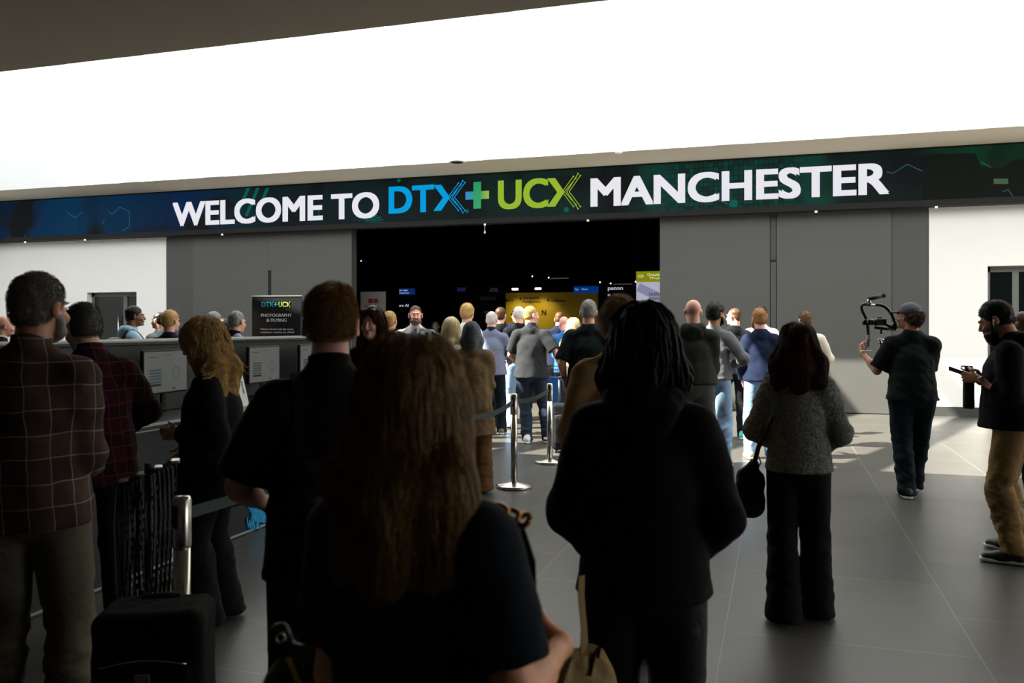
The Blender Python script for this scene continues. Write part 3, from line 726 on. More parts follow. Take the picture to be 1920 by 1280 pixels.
# ceiling fittings on the soffit
def soffit_pt(u, v): t = (CEIL-CAM_H)*FPX/(HZN-v); rx, ry = ray(u); return (rx*t, ry*t)
x, y = soffit_pt(857, 301); sp = empty('ceiling_speaker', (x, min(y, 16.0), CEIL)); tag(sp, 'small round white speaker on the cream soffit above the word TO', 'speaker')
MB().lathe([(.15, 0), (.16, -.02), (.14, -.035)], 24).build('rim', m_white, sp); MB().lathe([(.12, -.036), (.11, -.04)], 24).build('grille', m_black, sp)
x, y = soffit_pt(1160, 283); sp = empty('smoke_detector', (x, min(y, 15.6), CEIL)); tag(sp, 'white smoke detector on the cream soffit above MANCHESTER', 'smoke detector')
MB().lathe([(.07, 0), (.07, -.03), (.045, -.055), (.0, -.06)], 20).build('housing', m_white, sp)

# ------------------------------------------------------------------ LED banner
led = empty('led_banner', (0, LED_Y, 0)); tag(led, 'long dark green and blue LED banner reading WELCOME TO DTX + UCX MANCHESTER', 'sign')
LZ0, LZ1 = 3.81, 4.70
t = NT('led_picture'); vec = t.coord(); sx = t.node('ShaderNodeSeparateXYZ'); t.l.new(vec, sx.inputs[0])
xx = t.math('DIVIDE', t.math('SUBTRACT', sx.outputs[0], X0), X1-X0)
hue = t.ramp(xx, [(0, srgb(0, 40, 80)), (.10, srgb(0, 62, 100)), (.2, srgb(8, 40, 80)), (.26, srgb(10, 60, 70)), (.45, srgb(16, 70, 60)), (.62, srgb(20, 92, 76)), (.75, srgb(10, 70, 40)), (1, srgb(8, 78, 42))])
vo = t.node('ShaderNodeTexVoronoi'); vo.inputs['Scale'].default_value = .9; mp = t.node('ShaderNodeMapping'); mp.inputs['Scale'].default_value = (1, 1, .55); t.l.new(vec, mp.inputs[0]); t.l.new(mp.outputs[0], vo.inputs['Vector'])
blk = t.ramp(t.noise(.75, 2, dist=.3), [(.40, (0,0,0,1)), (.52, (1,1,1,1))])
cell = t.math('MULTIPLY', blk, t.math('ADD', t.math('MULTIPLY', vo.outputs['Color'], .9), .35), True)
# fine mosaic in the middle stretch
br = t.node('ShaderNodeTexBrick'); br.offset = 0; br.inputs['Scale'].default_value = 1; br.inputs['Brick Width'].default_value = .09; br.inputs['Row Height'].default_value = .09; br.inputs['Mortar Size'].default_value = .006
m2 = t.node('ShaderNodeMapping'); m2.inputs['Rotation'].default_value = (R(90), 0, 0); t.l.new(vec, m2.inputs[0]); t.l.new(m2.outputs[0], br.inputs['Vector'])
br.inputs['Color1'].default_value = (.3,.3,.3,1); br.inputs['Color2'].default_value = (1,1,1,1); br.inputs['Mortar'].default_value = (.05,.05,.05,1)
zone = t.ramp(xx, [(.545, (0,0,0,1)), (.575, (1,1,1,1)), (.635, (1,1,1,1)), (.66, (0,0,0,1))])
mos = t.math('MULTIPLY', zone, br.outputs['Color']); fac = t.math('ADD', t.math('MULTIPLY', cell, t.math('SUBTRACT', 1.0, zone)), t.math('MULTIPLY', mos, .75), True)
# the stretch behind the white words stays near black
wz = t.ramp(xx, [(.21, (1,1,1,1)), (.27, (.25,.25,.25,1)), (.545, (.3,.3,.3,1)), (.56, (1,1,1,1)), (.66, (.8,.8,.8,1)), (.67, (.12,.12,.12,1)), (.71, (.15,.15,.15,1)), (.725, (1,1,1,1))])
fac = t.math('MULTIPLY', fac, wz, True)
cc = t.mix(fac, srgb(22, 26, 28), hue); t.b.inputs['Base Color'].default_value = (.01,.01,.01,1); t.l.new(cc, t.b.inputs['Emission Color']); t.b.inputs['Emission Strength'].default_value = .42; t.b.inputs['Roughness'].default_value = .6; t.b.inputs['Specular IOR Level'].default_value = .05; t.b.inputs['Base Color'].default_value = (.002,.002,.002,1)
m_led = t.m
MB().box((X0+.01, 0, LZ0), (X1-.01, .2, LZ1)).build('screen', m_led, led)
MB().box((X0+.01, -.02, LZ0-.11), (X1-.01, .25, LZ0-.005)).box((X0+.01, -.02, LZ1+.005), (X1-.01, .25, CEIL-.003)).build('housing', m_black, led)
m_tw = emit('led_white', (240, 238, 246), .95); m_tb = emit('led_blue', (0, 165, 232), .9); m_tl = emit('led_lime', (163, 196, 52), .85)
tgr = NT('led_plus'); sx = tgr.node('ShaderNodeSeparateXYZ'); tgr.l.new(tgr.coord(), sx.inputs[0])
def lx(u): return wall_pt(u, 600, LED_Y).x
def lz(u, v): return wall_pt(u, v, LED_Y).z
pf = tgr.math('DIVIDE', tgr.math('SUBTRACT', sx.outputs[0], lx(872)), lx(918)-lx(872)); tgr.l.new(tgr.ramp(pf, [(.05, srgb(0, 150, 225)), (.4, srgb(10, 165, 110)), (.62, srgb(20, 170, 90)), (.95, srgb(165, 200, 50))]), tgr.b.inputs['Emission Color']); tgr.b.inputs['Emission Strength'].default_value = .5; tgr.b.inputs['Base Color'].default_value = (0,0,0,1)
ty = -.006
text_part('lettering', 'WELCOME TO', (lx(326), lx(709), lz(340, 423), lz(340, 380)), ty, m_tw, led, bold=.042, depth=.006)
text_part('lettering', 'MANCHESTER', (lx(1110), lx(1664), lz(1400, 374), lz(1400, 320)), ty, m_tw, led, bold=.042, depth=.006)
zb_, zt_ = lz(780, 397), lz(780, 349)
text_part('lettering', 'DT', (lx(731), lx(812), zb_, zt_), ty, m_tb, led, bold=.04, depth=.006)
zb2, zt2 = lz(1000, 389), lz(1000, 336)
text_part('lettering', 'UC', (lx(936), lx(1026), zb2, zt2), ty, m_tl, led, bold=.04, depth=.006)
def logo_x(par, xa, xb, z0, z1, m, y0, y1, sc=1.0):
    zm = (z0+z1)/2; w_ = (xb-xa); o = MB(); th = w_*.26; xm = xa+w_*.42
    o.prism([(xa, z1), (xa+th, z1), (xm+th*.55, zm), (xa+th, z0), (xa, z0), (xm-th*.35, zm)], y0, y1)
    dz = (z1-z0)*.14
    for k in range(4):
        off = k*w_*.075+w_*.05; e = (k % 2)*(z1-z0)*.07; hh = (z1-z0)*.5*(1.22 if k > 1 else 1.05)-e; bw = w_*.013
        for sgn in (1, -1):
            p0 = (xm+off+w_*.02, zm); p1 = (xm+off+w_*.38, zm+sgn*hh); o.prism([(p0[0]-bw, p0[1]), (p0[0]+bw, p0[1]), (p1[0]+bw, p1[1]), (p1[0]-bw, p1[1])], y0, y1)
            r_ = w_*.026; o.prism([(p1[0]+r_*math.cos(a*math.pi/4), p1[1]+r_*math.sin(a*math.pi/4)) for a in range(8)], y0, y1)
    return o.build('logo_cross', m, par)
logo_x(led, lx(813), lx(868), zb_, zt_, m_tb, ty-.004, ty+.004)
logo_x(led, lx(1026), lx(1084), zb2, zt2, m_tl, ty-.004, ty+.004)
pc, ph, pr, pt_ = (lx(873)+lx(917))/2, (lz(895, 391)+lz(895, 341))/2, (lx(917)-lx(873))/2, .082
MB().box((pc-pr, ty-.004, ph-pt_), (pc+pr, ty+.004, ph+pt_)).box((pc-pt_, ty-.003, ph-(lz(895, 341)-lz(895, 391))/2), (pc+pt_, ty+.005, ph+(lz(895, 341)-lz(895, 391))/2)).build('plus_sign', tgr.m, led)
# pale line drawings and dark shapes in the picture
gm = MB(); rnd = random.Random(4)
def zig(pts, bw=.006):
    for (a, b), (c, d) in zip(pts, pts[1:]):
        L = math.hypot(c-a, d-b); nx, nz = -(d-b)/L*bw, (c-a)/L*bw; gm.prism([(a-nx, b-nz), (c-nx, d-nz), (c+nx, d+nz), (a+nx, b+nz)], ty-.002, ty+.002)
def zp(L): return [(lx(u), lz(u, v)) for u, v in L]
for L in ([(124, 396), (136, 405), (142, 408), (155, 397)], [(203, 395), (210, 402), (225, 388), (243, 397), (243, 425), (229, 433)], [(1662, 322), (1674, 325), (1701, 308), (1730, 321)], [(1840, 304), (1858, 314)], [(192, 420), (196, 410)], [(15, 443), (25, 452)], [(45, 441), (52, 447)], [(1345, 374), (1372, 386)], [(595, 385), (600, 410)], [(1880, 360), (1890, 355), (1900, 370)]): gm = MB(); zig(zp(L)); gm.build('line_drawing', emit('led_pale_line', (70, 130, 130), .5), led)
MTL = emit('led_teal', (14, 104, 92), .7)
for k in range(5): u = 455+k*9; MB().prism(zp([(u-14, 405), (u-8, 405), (u+14, 352), (u+8, 352)]), ty-.001, ty+.002).build('teal_bar', MTL, led) if k % 2 == 0 else None
for c, r_ in (((748, 338), 4), ((876, 396), 4), ((1376, 381), 7), ((1062, 393), 5)): MB().prism([(lx(c[0])+r_*.011*math.cos(a*.785), lz(*c)+r_*.011*math.sin(a*.785)) for a in range(8)], ty-.001, ty+.002).build('teal_dot', MTL, led)
sh = MB()
for k in range(9):
    a = k*.35; u, v = 690+math.cos(a)*28, 416-abs(math.sin(a))*16; sh.prism(zp([(686, 416), (u, v), (u+5, v+2)]), ty-.001, ty+.002)
sh.build('teal_fan', MTL, led)
dk = MB().prism(zp([(1728, 380), (1730, 340), (1740, 300), (1745, 289), (1828, 287), (1840, 312), (1880, 315), (1900, 300), (1910, 298), (1925, 305), (1960, 300), (1960, 378)]), ty-.001, ty+.002)
dk.build('dark_silhouette', emit('led_dark', (34, 40, 34), .4), led)
MB().prism(zp([(1863, 335), (1890, 335), (1890, 345), (1863, 345)]), ty-.003, ty+.001).build('pale_block', emit('led_pale_green', (82, 110, 82), .7), led)
for i, u in enumerate((49, 161, 418, 910, 1103, 1530, 1755)):
    p = wall_pt(u, 400, LED_Y+.05); s_ = empty('fascia_downlight', (p.x, p.y-.03, LZ0-.115)); tag(s_, 'tiny white downlight in the black strip under the LED banner', 'light', 'downlights along the banner underside')
    MB().lathe([(.022, .0), (.022, -.03), (.0, -.032)], 12).build('lens', emit('downlight_lens', (255, 250, 240), 1.5), s_)
    if u == 910: MB().tube([(0, 0, -.02), (.0, 0, -.16)], .006).box((-.015, -.01, -.2), (.015, .01, -.15)).build('hanging_sensor', m_white, s_)

# ------------------------------------------------------------------ the dark hall beyond
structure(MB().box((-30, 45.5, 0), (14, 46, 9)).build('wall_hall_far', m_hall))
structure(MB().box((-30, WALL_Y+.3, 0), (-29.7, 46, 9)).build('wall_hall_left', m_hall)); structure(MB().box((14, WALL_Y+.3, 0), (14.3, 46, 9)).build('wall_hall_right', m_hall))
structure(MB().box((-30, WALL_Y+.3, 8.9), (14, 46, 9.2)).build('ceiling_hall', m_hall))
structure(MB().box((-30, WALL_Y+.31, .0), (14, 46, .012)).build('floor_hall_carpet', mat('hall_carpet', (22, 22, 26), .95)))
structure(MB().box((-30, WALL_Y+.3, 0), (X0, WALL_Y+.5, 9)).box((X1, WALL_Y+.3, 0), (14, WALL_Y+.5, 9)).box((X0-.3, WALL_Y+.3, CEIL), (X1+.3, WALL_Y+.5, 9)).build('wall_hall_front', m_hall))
def board(name, label, u0, u1, v0, v1, Y, m, cat='sign', depth=.12, floor=True):
    a = wall_pt(u0, v0, Y); b = wall_pt(u1, v1, Y); r_ = empty(name, ((a.x+b.x)/2, Y, 0)); tag(r_, label, cat); hw = (b.x-a.x)/2
    MB().box((-hw, 0, .02 if floor else b.z), (hw, depth, a.z)).build('panel', m, r_)
    def loc(u, v): p = wall_pt(u, v, Y); return (p.x-r_.location.x, p.z)
    return r_, loc
YS = 24.0
ys, L_ = board('exhibition_stand', 'bright yellow exhibition stand wall with black product lettering inside the dark hall', 948, 1121, 549, 640, YS, mat('stand_yellow', (226, 182, 0), .6, var=.03), 'exhibition stand')
m_ink = mat('black_ink', (12, 12, 10), .6)
def tx(par, L, s_, u0, u1, v0, v1, m, bold=.01, name='lettering', Yo=-.006): 
    a = L(u0, v0); b = L(u1, v1); return text_part(name, s_, (a[0], b[0], b[1], a[1]), Yo, m, par, bold=bold, depth=.004)
tx(ys, L_, 'Jira', 953, 963, 560, 566, m_ink); tx(ys, L_, 'Jira Service\nManagement', 980, 1014, 556, 569, m_ink); tx(ys, L_, 'Confluence', 1032, 1060, 560, 566, m_ink)
tx(ys, L_, 'AT', 958, 976, 581, 591, m_ink, .03); tx(ys, L_, 'N', 1016, 1024, 581, 591, m_ink, .03)
ic = MB()
for u, v in ((950, 563), (976, 560), (1028, 563)):
    c = L_(u, v); ic.prism([(c[0]-.035, c[1]), (c[0], c[1]-.05), (c[0]+.035, c[1]), (c[0], c[1]+.05)], -.008, -.002)
ic.build('icon', m_ink, ys)
c0 = L_(1076, 537); c1 = L_(1121, 549)
hd_ = MB().box((c0[0], -.05, c1[1]), (c1[0], .1, c0[1])).build('blue_header', emit('sign_blue', (0, 52, 128), .75), ys); 
tx(ys, L_, 'Zap  ·  Citrum', 1079, 1103, 540.5, 545, emit('sign_pale_text', (150, 175, 215), .8), Yo=-.056)
def fixture(label, u, v, Y, kind, power=0, tgt=None):
    p = wall_pt(u, v, Y); r_ = empty('stand_spotlight' if kind == 'spot' else 'truss_light', p); tag(r_, label, 'light')
    if kind != 'spot': MB().tube([(0, 0, 0), (0, 0, 8.9-p.z)], .008).build('cable', m_black, r_)
    if kind == 'spot':
        MB().box((-.09, -.05, -.03), (.09, .03, .03), .01).build('lamp_head', emit('lamp_face', (255, 248, 225), 4), r_); MB().tube([(-.05, .0, -.03), (-.1, .25, -.10), (-.1, .52, -.14), (-.1, .52, -.3)], .01).build('arm', m_steel, r_)
        l = bpy.data.lights.new('spotlight', 'SPOT'); l.energy = power; l.spot_size = R(95); l.spot_blend = .8; l.color = (1, .93, .75); l.shadow_soft_size = .08
        lo = bpy.data.objects.new('spotlight', l); COL.objects.link(lo); lo.parent = r_; lo.location = (0, -.12, -.05); lo.rotation_euler = Vector((0, .55, -1)).to_track_quat('-Z', 'Y').to_euler()
    elif kind == 'dot': MB().lathe([(.0, .03), (.022, .015), (.026, 0), (.018, -.02), (0, -.025)], 12).build('lamp_head', emit('lamp_dot', (255, 255, 250), 2.5), r_)
    else:
        MB().tube([(-.35, 0, 0), (.35, 0, .02)], .028).tube([(-.35, 0, -.06), (.35, 0, -.05)], .015).tube([(.35, 0, .05), (.35, 0, -.09)], .02).build('truss', mat('truss_metal', (120, 120, 118), .4, metal=1), r_)
        MB().lathe([(.0, .03), (.03, 0), (0, -.03)], 10, c=(-.4, 0, 0)).build('lamp_head', emit('lamp_dot', (255, 255, 250), 2.5), r_)
        MB().box((-.3, -.03, -.045), (.3, .03, -.02)).build('tube_lamp', emit('dim_tube', (105, 105, 100), .5), r_)
fixture('lit spotlight on an arm above the word Jira on the yellow stand', 966, 542, YS-.5, 'spot', 14)
fixture('lit spotlight on an arm above Jira Service Management on the yellow stand', 1009, 541, YS-.5, 'spot', 14)
fixture('single round white lamp high above the yellow stand', 998, 518, 28, 'dot')
fixture('long dim truss light above the middle of the yellow stand', 1050, 520, 28, 'bar')
fixture('round white lamp beside the right end of the yellow stand', 1125, 529, 27, 'dot')
fixture('long truss light above the dark blue stand', 1168, 531, 27, 'bar')
fixture('small white lamp just left of the lime green header', 1192, 528, 25, 'dot')
fixture('tiny white lamp near the left jamb of the hall opening', 677, 489, 30, 'dot')
m_nv = mat('stand_navy', (8, 14, 30), .5)
s2, L2 = board('exhibition_stand', 'dark navy exhibition stand with white letters between the yellow stand and the lime sign', 1124, 1190, 534, 650, 26.5, m_nv, 'exhibition stand')
m_wt = emit('sign_white_text', (205, 212, 222), .8); tx(s2, L2, 'paton', 1140, 1168, 538, 545, m_wt, .02); tx(s2, L2, 'N', 1140, 1144, 551, 555, m_wt); tx(s2, L2, 'it', 1152, 1157, 551, 555.5, m_wt)
s3, L3 = board('hanging_sign', 'white lit sign with a lime green header E20 beside the right grey panel', 1193, 1262, 528, 566, 20, emit('sign_white_panel', (190, 190, 208), .8), 'sign', floor=False)
a = L3(1193, 509); b = L3(1262, 527.6); MB().box((a[0], -.02, b[1]), (b[0], .1, a[1])).build('lime_header', emit('sign_lime', (142, 146, 8), .8), s3)
for q in (-.5, .5): MB().tube([(q, .05, a[1]), (q, .05, 8.9)], .008).build('hanging_cable', m_black, s3)
tx(s3, L3, 'E20', 1197, 1207, 515, 520, emit('sign_cream', (225, 228, 180), .9), Yo=-.026); tx(s3, L3, 'Omada by\nTP-Link', 1214, 1247, 512.5, 523, emit('sign_cream', (225, 228, 180), .9), .015, Yo=-.026)
m_dt = mat('navy_ink', (40, 40, 60), .6); tx(s3, L3, 'Unified', 1217, 1241, 548, 554, m_dt, .01); tx(s3, L3, 'Solutions', 1217, 1243, 557, 561, m_dt)
a = L3(1200, 530); MB().prism([L3(1193, 545), L3(1200, 531), L3(1262, 560), L3(1262, 566), L3(1235, 566)], -.003, .0).build('pale_swoosh', emit('sign_swoosh', (150, 148, 180), .75), s3)
s4, L4 = board('exhibition_stand', 'dark blue exhibition stand with a lit blue header above the man in the tie', 736, 777, 553, 650, 27, mat('stand_deep_blue', (6, 12, 34), .5), 'exhibition stand')
a = L4(749, 541); b = L4(776, 552); MB().box((a[0], -.03, b[1]), (b[0], .1, a[1])).build('blue_header', emit('sign_blue2', (12, 44, 112), .75), s4)
tx(s4, L4, 'E71 Agile', 750, 765, 543, 546, m_wt, Yo=-.036); tx(s4, L4, 'Databarracks', 750, 768, 547.5, 550.5, emit('sign_pale_text', (150, 175, 215), .8), Yo=-.036); tx(s4, L4, 'ıre AI', 749, 766, 570, 575, m_wt, .01)
s5, L5 = board('exhibition_stand', 'black exhibition stand with faint grey lettering left of the yellow stand', 856, 946, 538, 650, 25.5, mat('stand_black', (6, 6, 7), .6), 'exhibition stand', depth=.6)
m_ft = emit('sign_faint_text', (62, 62, 62), .6); tx(s5, L5, 'AFRIL', 918, 935, 540, 547, m_ft, .01); tx(s5, L5, 'JADE/LOOX', 901, 930, 556, 564, emit('sign_fainter_text', (34, 34, 36), .6), .01); tx(s5, L5, 'DEVOPS\nSTACK', 908, 924, 583, 592, m_ft)
a = L5(858, 539); b = L5(873, 546); MB().box((a[0], -.04, b[1]), (b[0], 0, a[1])).build('blue_header', emit('sign_violet', (36, 34, 88), .5), s5)
s6, L6 = board('notice_board', 'grey free-standing board with a dark red square in the dark opening behind the red-haired woman', 676, 722, 547, 640, 18.0, mat('board_grey', (112, 108, 104), .7), 'notice board', depth=.05)
a = L6(691, 560); b = L6(700, 568); c = L6(701.5, 560); e = L6(709, 568); MB().box((a[0], -.012, b[1]), (b[0], 0, a[1])).box((c[0], -.012, e[1]), (e[0], 0, c[1])).build('red_square', mat('dark_red', (92, 22, 28), .6), s6)
s7, L7 = board('display_screen', 'small lit lilac screen inside the hall left of the yellow stand', 952, 964, 606, 616, 22.5, emit('screen_lilac', (120, 112, 190), .8), 'screen', floor=False, depth=.04)
MB().box((-.03, .0, .02), (.03, .03, 1.62)).build('stand_pole', m_black, s7)
# hanging banner poles
pl = empty('potted_plant', wall_pt(1272, 600, 18.3)*1.0); pl.location.z = 0; tag(pl, 'green leafy plant seen past the edge of the right grey panel', 'plant')
MB().lathe([(.16, 0), (.2, .02), (.22, 1.45), (.19, 1.45)], 16).build('pot', m_black, pl)
lf = MB(); rnd = random.Random(8)
for k in range(60):
    a = rnd.uniform(0, 6.28); tl = rnd.uniform(.1, .42); p0 = Vector((rnd.uniform(-.08, .08), rnd.uniform(-.08, .08), 1.45)); p1 = p0+Vector((math.cos(a)*tl*.6, math.sin(a)*tl*.6, tl*1.1)); sd_ = Vector((-math.sin(a), math.cos(a), 0))*.035; mid = (p0+p1)/2+Vector((0, 0, .03))
    lf.add([p0, mid+sd_, p1, mid-sd_], [(0, 1, 2, 3)])
lf.build('leaves', mat('leaf_green', (62, 110, 30), .5), pl)

# ------------------------------------------------------------------ registration desk
DX = -3.88; BX = -4.62; DY0, DY1 = 1.6, 8.55
m_desk = mat('desk_dark_teal', (14, 25, 26), .45, var=.08); m_desk2 = mat('desk_dark', (20, 27, 27), .5, var=.08); m_edge = mat('desk_edge', (150, 156, 150), .35, var=.05)
dk = empty('registration_desk', (DX, 5, 0)); tag(dk, 'long dark teal registration desk with a raised back screen and blue graphics', 'desk')
MB().box((-.73, DY0-5, .0), (0, DY1-5, .93)).build('front_panel', m_desk, dk)
MB().box((-.735, DY0-5-.02, .93), (.03, DY1-5+.02, .97), .004).build('worktop', mat('worktop_black', (20, 22, 22), .25), dk)
MB().box((.031, DY0-5-.02, .955), (.035, DY1-5+.02, .968)).box((.031, DY0-5-.02, .925), (.034, DY1-5+.02, .933)).box((.001, DY0-5, .02), (.006, DY1-5, .035)).build('edge_trim', m_edge, dk)
ds = empty('desk_screen', (DX, 5, 0)); tag(ds, 'dark screen wall with a wide ledge standing behind the registration desk', 'partition')
MB().box((BX-DX-.06, DY0-5, .02), (BX-DX+.0, DY1-5, 1.455)).build('back_screen', m_desk2, ds)
MB().box((BX-DX-.62, DY0-5-.02, 1.455), (BX-DX+.02, DY1-5+.02, 1.49), .004).build('top_ledge', m_desk2, ds); MB().box((BX-DX+.021, DY0-5, 1.478), (BX-DX+.026, DY1-5, 1.489)).build('ledge_trim', m_edge, ds)
MB().box((BX-DX-.62, DY0-5, .02), (BX-DX-.56, DY1-5, 1.455)).build('rear_panel', m_desk2, ds)
m_cy = mat('print_cyan', (20, 150, 205), .5, var=.15, vs=40); m_lb = mat('print_blue', (16, 70, 120), .5, var=.3, vs=6)
def dpt(u, v): p = side_pt(u, v, DX+.004); return (p.y-5, p.z)
gp = MB()
def gpoly(L, x0=.002, x1=.008):
    n = len(L); gp.add([(x0, y, z) for y, z in L]+[(x1, y, z) for y, z in L], [tuple(range(n)), tuple(range(2*n-1, n-1, -1))]+[(i, i+n, (i+1) % n+n, (i+1) % n) for i in range(n)])
rnd = random.Random(3)
c = dpt(482, 955)
gpoly([dpt(470, 944), dpt(500, 925), dpt(560, 915), dpt(560, 955), dpt(500, 980), dpt(478, 978)])
for k in range(90):
    u = 462+abs(rnd.gauss(0, 10))*1.0; v = 960+rnd.uniform(-26, 34); y, z = dpt(u+rnd.uniform(-4, 16), v); h = rnd.uniform(.004, .02); gpoly([(y, z-h), (y+h*.8, z-h), (y+h*.8, z+h*1.6), (y, z+h*1.6)], .001, .009+k*.00002)
gp.build('cyan_splash', m_cy, dk); gp = MB()
gpoly([dpt(344, 932), dpt(350, 917), dpt(361, 929), dpt(354, 948)]); gpoly([dpt(350, 972), dpt(361, 970), dpt(356, 982)]); gpoly([dpt(349, 950), dpt(356, 940), dpt(352, 960)])
gp.build('blue_shard', mat('print_sky', (70, 160, 215), .5, var=.25, vs=30), dk); gp = MB()
gpoly([dpt(318, 1058), dpt(321, 1012), dpt(330, 1010), dpt(332, 1052)]); gpoly([dpt(352, 1026), dpt(357, 1022), dpt(361, 1027), dpt(356, 1031)])
gp.build('white_shape', mat('print_white', (205, 215, 228), .5), dk); gp = MB()
gpoly([(-3.3, .1), (-2.6, .06), (-2.2, .45), (-2.6, .62), (-3.3, .5)]); gp.build('blue_patch', m_lb, dk)
gp = MB()
for k in range(24): y = rnd.uniform(-3.2, 3.3); z = rnd.uniform(.1, .5); h = rnd.uniform(.004, .012); gpoly([(y, z), (y+h, z), (y+h, z+h), (y, z+h)])
gp.build('teal_speckle', mat('print_teal', (20, 110, 110), .5), dk)
m_scr = NT('monitor_screen'); m_scr.b.inputs['Base Color'].default_value = (.02,.02,.02,1); m_scr.l.new(m_scr.mix(m_scr.noise(3), srgb(122, 126, 122), srgb(134, 137, 133)), m_scr.b.inputs['Emission Color']); m_scr.b.inputs['Emission Strength'].default_value = .2; m_scr.b.inputs['Roughness'].default_value = .3; m_scr = m_scr.m
m_sct = emit('screen_dark_text', (70, 82, 82), .35); m_sc2 = emit('screen_blocks', (84, 104, 104), .4)
def monitor(label, Y0, Y1, keys=True):
    r_ = empty('monitor', (BX+.2, (Y0+Y1)/2, .97), R(90)); tag(r_, label, 'monitor', 'check-in monitors on the registration desk'); r_.rotation_euler = (0, 0, R(90)+R(5))
    hw = (Y1-Y0)/2; z0, z1 = .12, .45   # local x runs along the desk, local -y faces the visitors
    MB().box((-hw, .0, z0), (hw, .03, z1), .006).build('casing', m_black, r_)
    MB().box((-hw+.012, -.003, z0+.014), (hw-.012, .001, z1-.012)).build('screen', m_scr, r_)
    g = MB()
    for k in range(5): g.box((-hw+.07, -.006, z0+.085+k*.022), (-hw+.205, -.003, z0+.10+k*.022))
    g.build('form_fields', m_sc2, r_); MB().box((-hw+.07, -.006, z0+.062), (-hw+.205, -.003, z0+.078)).build('form_button', emit('screen_button', (62, 66, 62), .3), r_)
    o = MB(); n = 28; rr = .042; cx, cz = .12, z0+.15
    for i in range(n):
        a, b = 2*math.pi*i/n, 2*math.pi*(i+1)/n; o.add([(cx+rr*math.cos(a), -.005, cz+rr*1.1*math.sin(a)), (cx+rr*math.cos(b), -.005, cz+rr*1.1*math.sin(b)), (cx+(rr-.004)*math.cos(b), -.005, cz+(rr-.004)*1.1*math.sin(b)), (cx+(rr-.004)*math.cos(a), -.005, cz+(rr-.004)*1.1*math.sin(a))], [(0, 1, 2, 3)])
    o.build('drawn_ring', m_sct, r_)
    MB().box((-hw+.06, -.005, z1-.055), (-hw+.16, -.003, z1-.05)).box((-.03, -.005, z1-.04), (.06, -.003, z1-.037)).box((.07, -.005, z0+.03), (.11, -.003, z0+.04)).build('screen_text', m_sct, r_)
    MB().box((-.02, .02, .01), (.02, .04, .25)).box((-.1, -.06, .0), (.1, .1, .012), .003).build('stand', m_black, r_)
    return r_
monitor('check-in monitor between the maroon plaid shirt and the blonde woman', 5.02, 5.56)
monitor('check-in monitor behind the right shoulder of the blonde woman', 6.30, 6.85)
monitor('check-in monitor half hidden by the collar of the man in the black polo shirt', 7.12, 7.67)
cu_ = empty('paper_cup', (-4.12, 5.18, .97)); tag(cu_, 'pale green paper cup on the desk under the nearest monitor', 'cup')
MB().lathe([(.03, 0), (.04, .1), (.042, .1), (.042, .104), (.037, .104), (.028, .01)], 20).build('cup_body', mat('cup_green', (170, 196, 176), .6), cu_); MB().lathe([(.043, .104), (.043, .112), (.03, .118)], 20).build('lid', m_black, cu_)
kb = empty('keyboard', (-4.08, 5.45, .972), R(90)); tag(kb, 'black keyboard on the desk in front of the nearest monitor', 'keyboard'); MB().box((-.2, -.06, 0), (.2, .06, .015), .004).build('base', m_black, kb)
kk = MB()
for i in range(14):
    for j in range(4): kk.box((-.19+i*.027, -.05+j*.026, .015), (-.168+i*.027, -.029+j*.026, .021))
kk.build('keys', mat('key_grey', (40, 42, 42), .5), kb)
pp = tag(MB().box((-.1, -.07, 0), (.1, .07, .004)).build('paper_sheet', mat('paper', (225, 225, 220), .8)), 'small white paper sheet lying on the desk in front of the keyboard', 'paper'); pp.location = (-3.97, 5.4, .972)
sg_ = empty('acrylic_sign', side_pt(452, 757, DX-.12)); sg_.location.z = .97; tag(sg_, 'leaning white table sign with dark print behind the blonde woman', 'sign'); sg_.rotation_euler = (0, 0, R(90)+R(4))
Mx = Matrix.Rotation(R(-14), 4, 'X'); MB().box((-.10, 0, 0), (.12, .006, .37), M=Mx).build('sheet', mat('paper', (225, 225, 220), .8), sg_); MB().box((-.1, 0, 0), (.12, .12, .008)).build('foot', m_white, sg_)
tp = text_part('lettering', 'SCAN HERE', (.0, .10, .19, .21), -.002, m_ink, sg_, depth=.001); tp.matrix_local = Mx @ Matrix.Translation((0, -.001, 0)) @ Matrix.Rotation(R(90), 4, 'Y') @ Matrix.Translation((-.2, 0, -.12))

# photography and filming notice behind the desk
Yn = 9.3; a = wall_pt(475.5, 556, Yn); b = wall_pt(561, 640, Yn); no = empty('notice_totem', ((a.x+b.x)/2, Yn, 0), R(8)); tag(no, 'dark notice totem reading PHOTOGRAPHY & FILMING behind the registration desk', 'sign')
hw = (b.x-a.x)/2; tn = NT('notice_face'); tn.col(tn.mix(tn.noise(1.5), srgb(30, 33, 34), srgb(44, 47, 48))).set(Roughness=.3); m_nt = tn.m
MB().box((-hw, 0, .35), (hw, .04, a.z), .004).build('panel', m_nt, no); MB().box((-hw-.004, -.004, a.z), (hw+.004, .044, a.z+.012)).build('top_edge', m_edge, no); MB().box((-.03, .01, .02), (.03, .04, .4)).box((-.3, -.15, 0), (.3, .2, .02)).build('foot', m_black, no)
def ln(u, v): p = wall_pt(u, v, Yn); return (p.x-no.location.x, p.z)
def nt(s_, u0, u1, v0, v1, m, bold=.01): a = ln(u0, v0); b = ln(u1, v1); text_part('lettering', s_, (a[0], b[0], b[1], a[1]), -.004, m, no, bold=bold, depth=.003)
m_pw = mat('print_white_ink', (235, 235, 232), .6); pc_ = mat('print_cyan_ink', (60, 190, 215), .5); pg_ = mat('print_lime_ink', (190, 215, 90), .5)
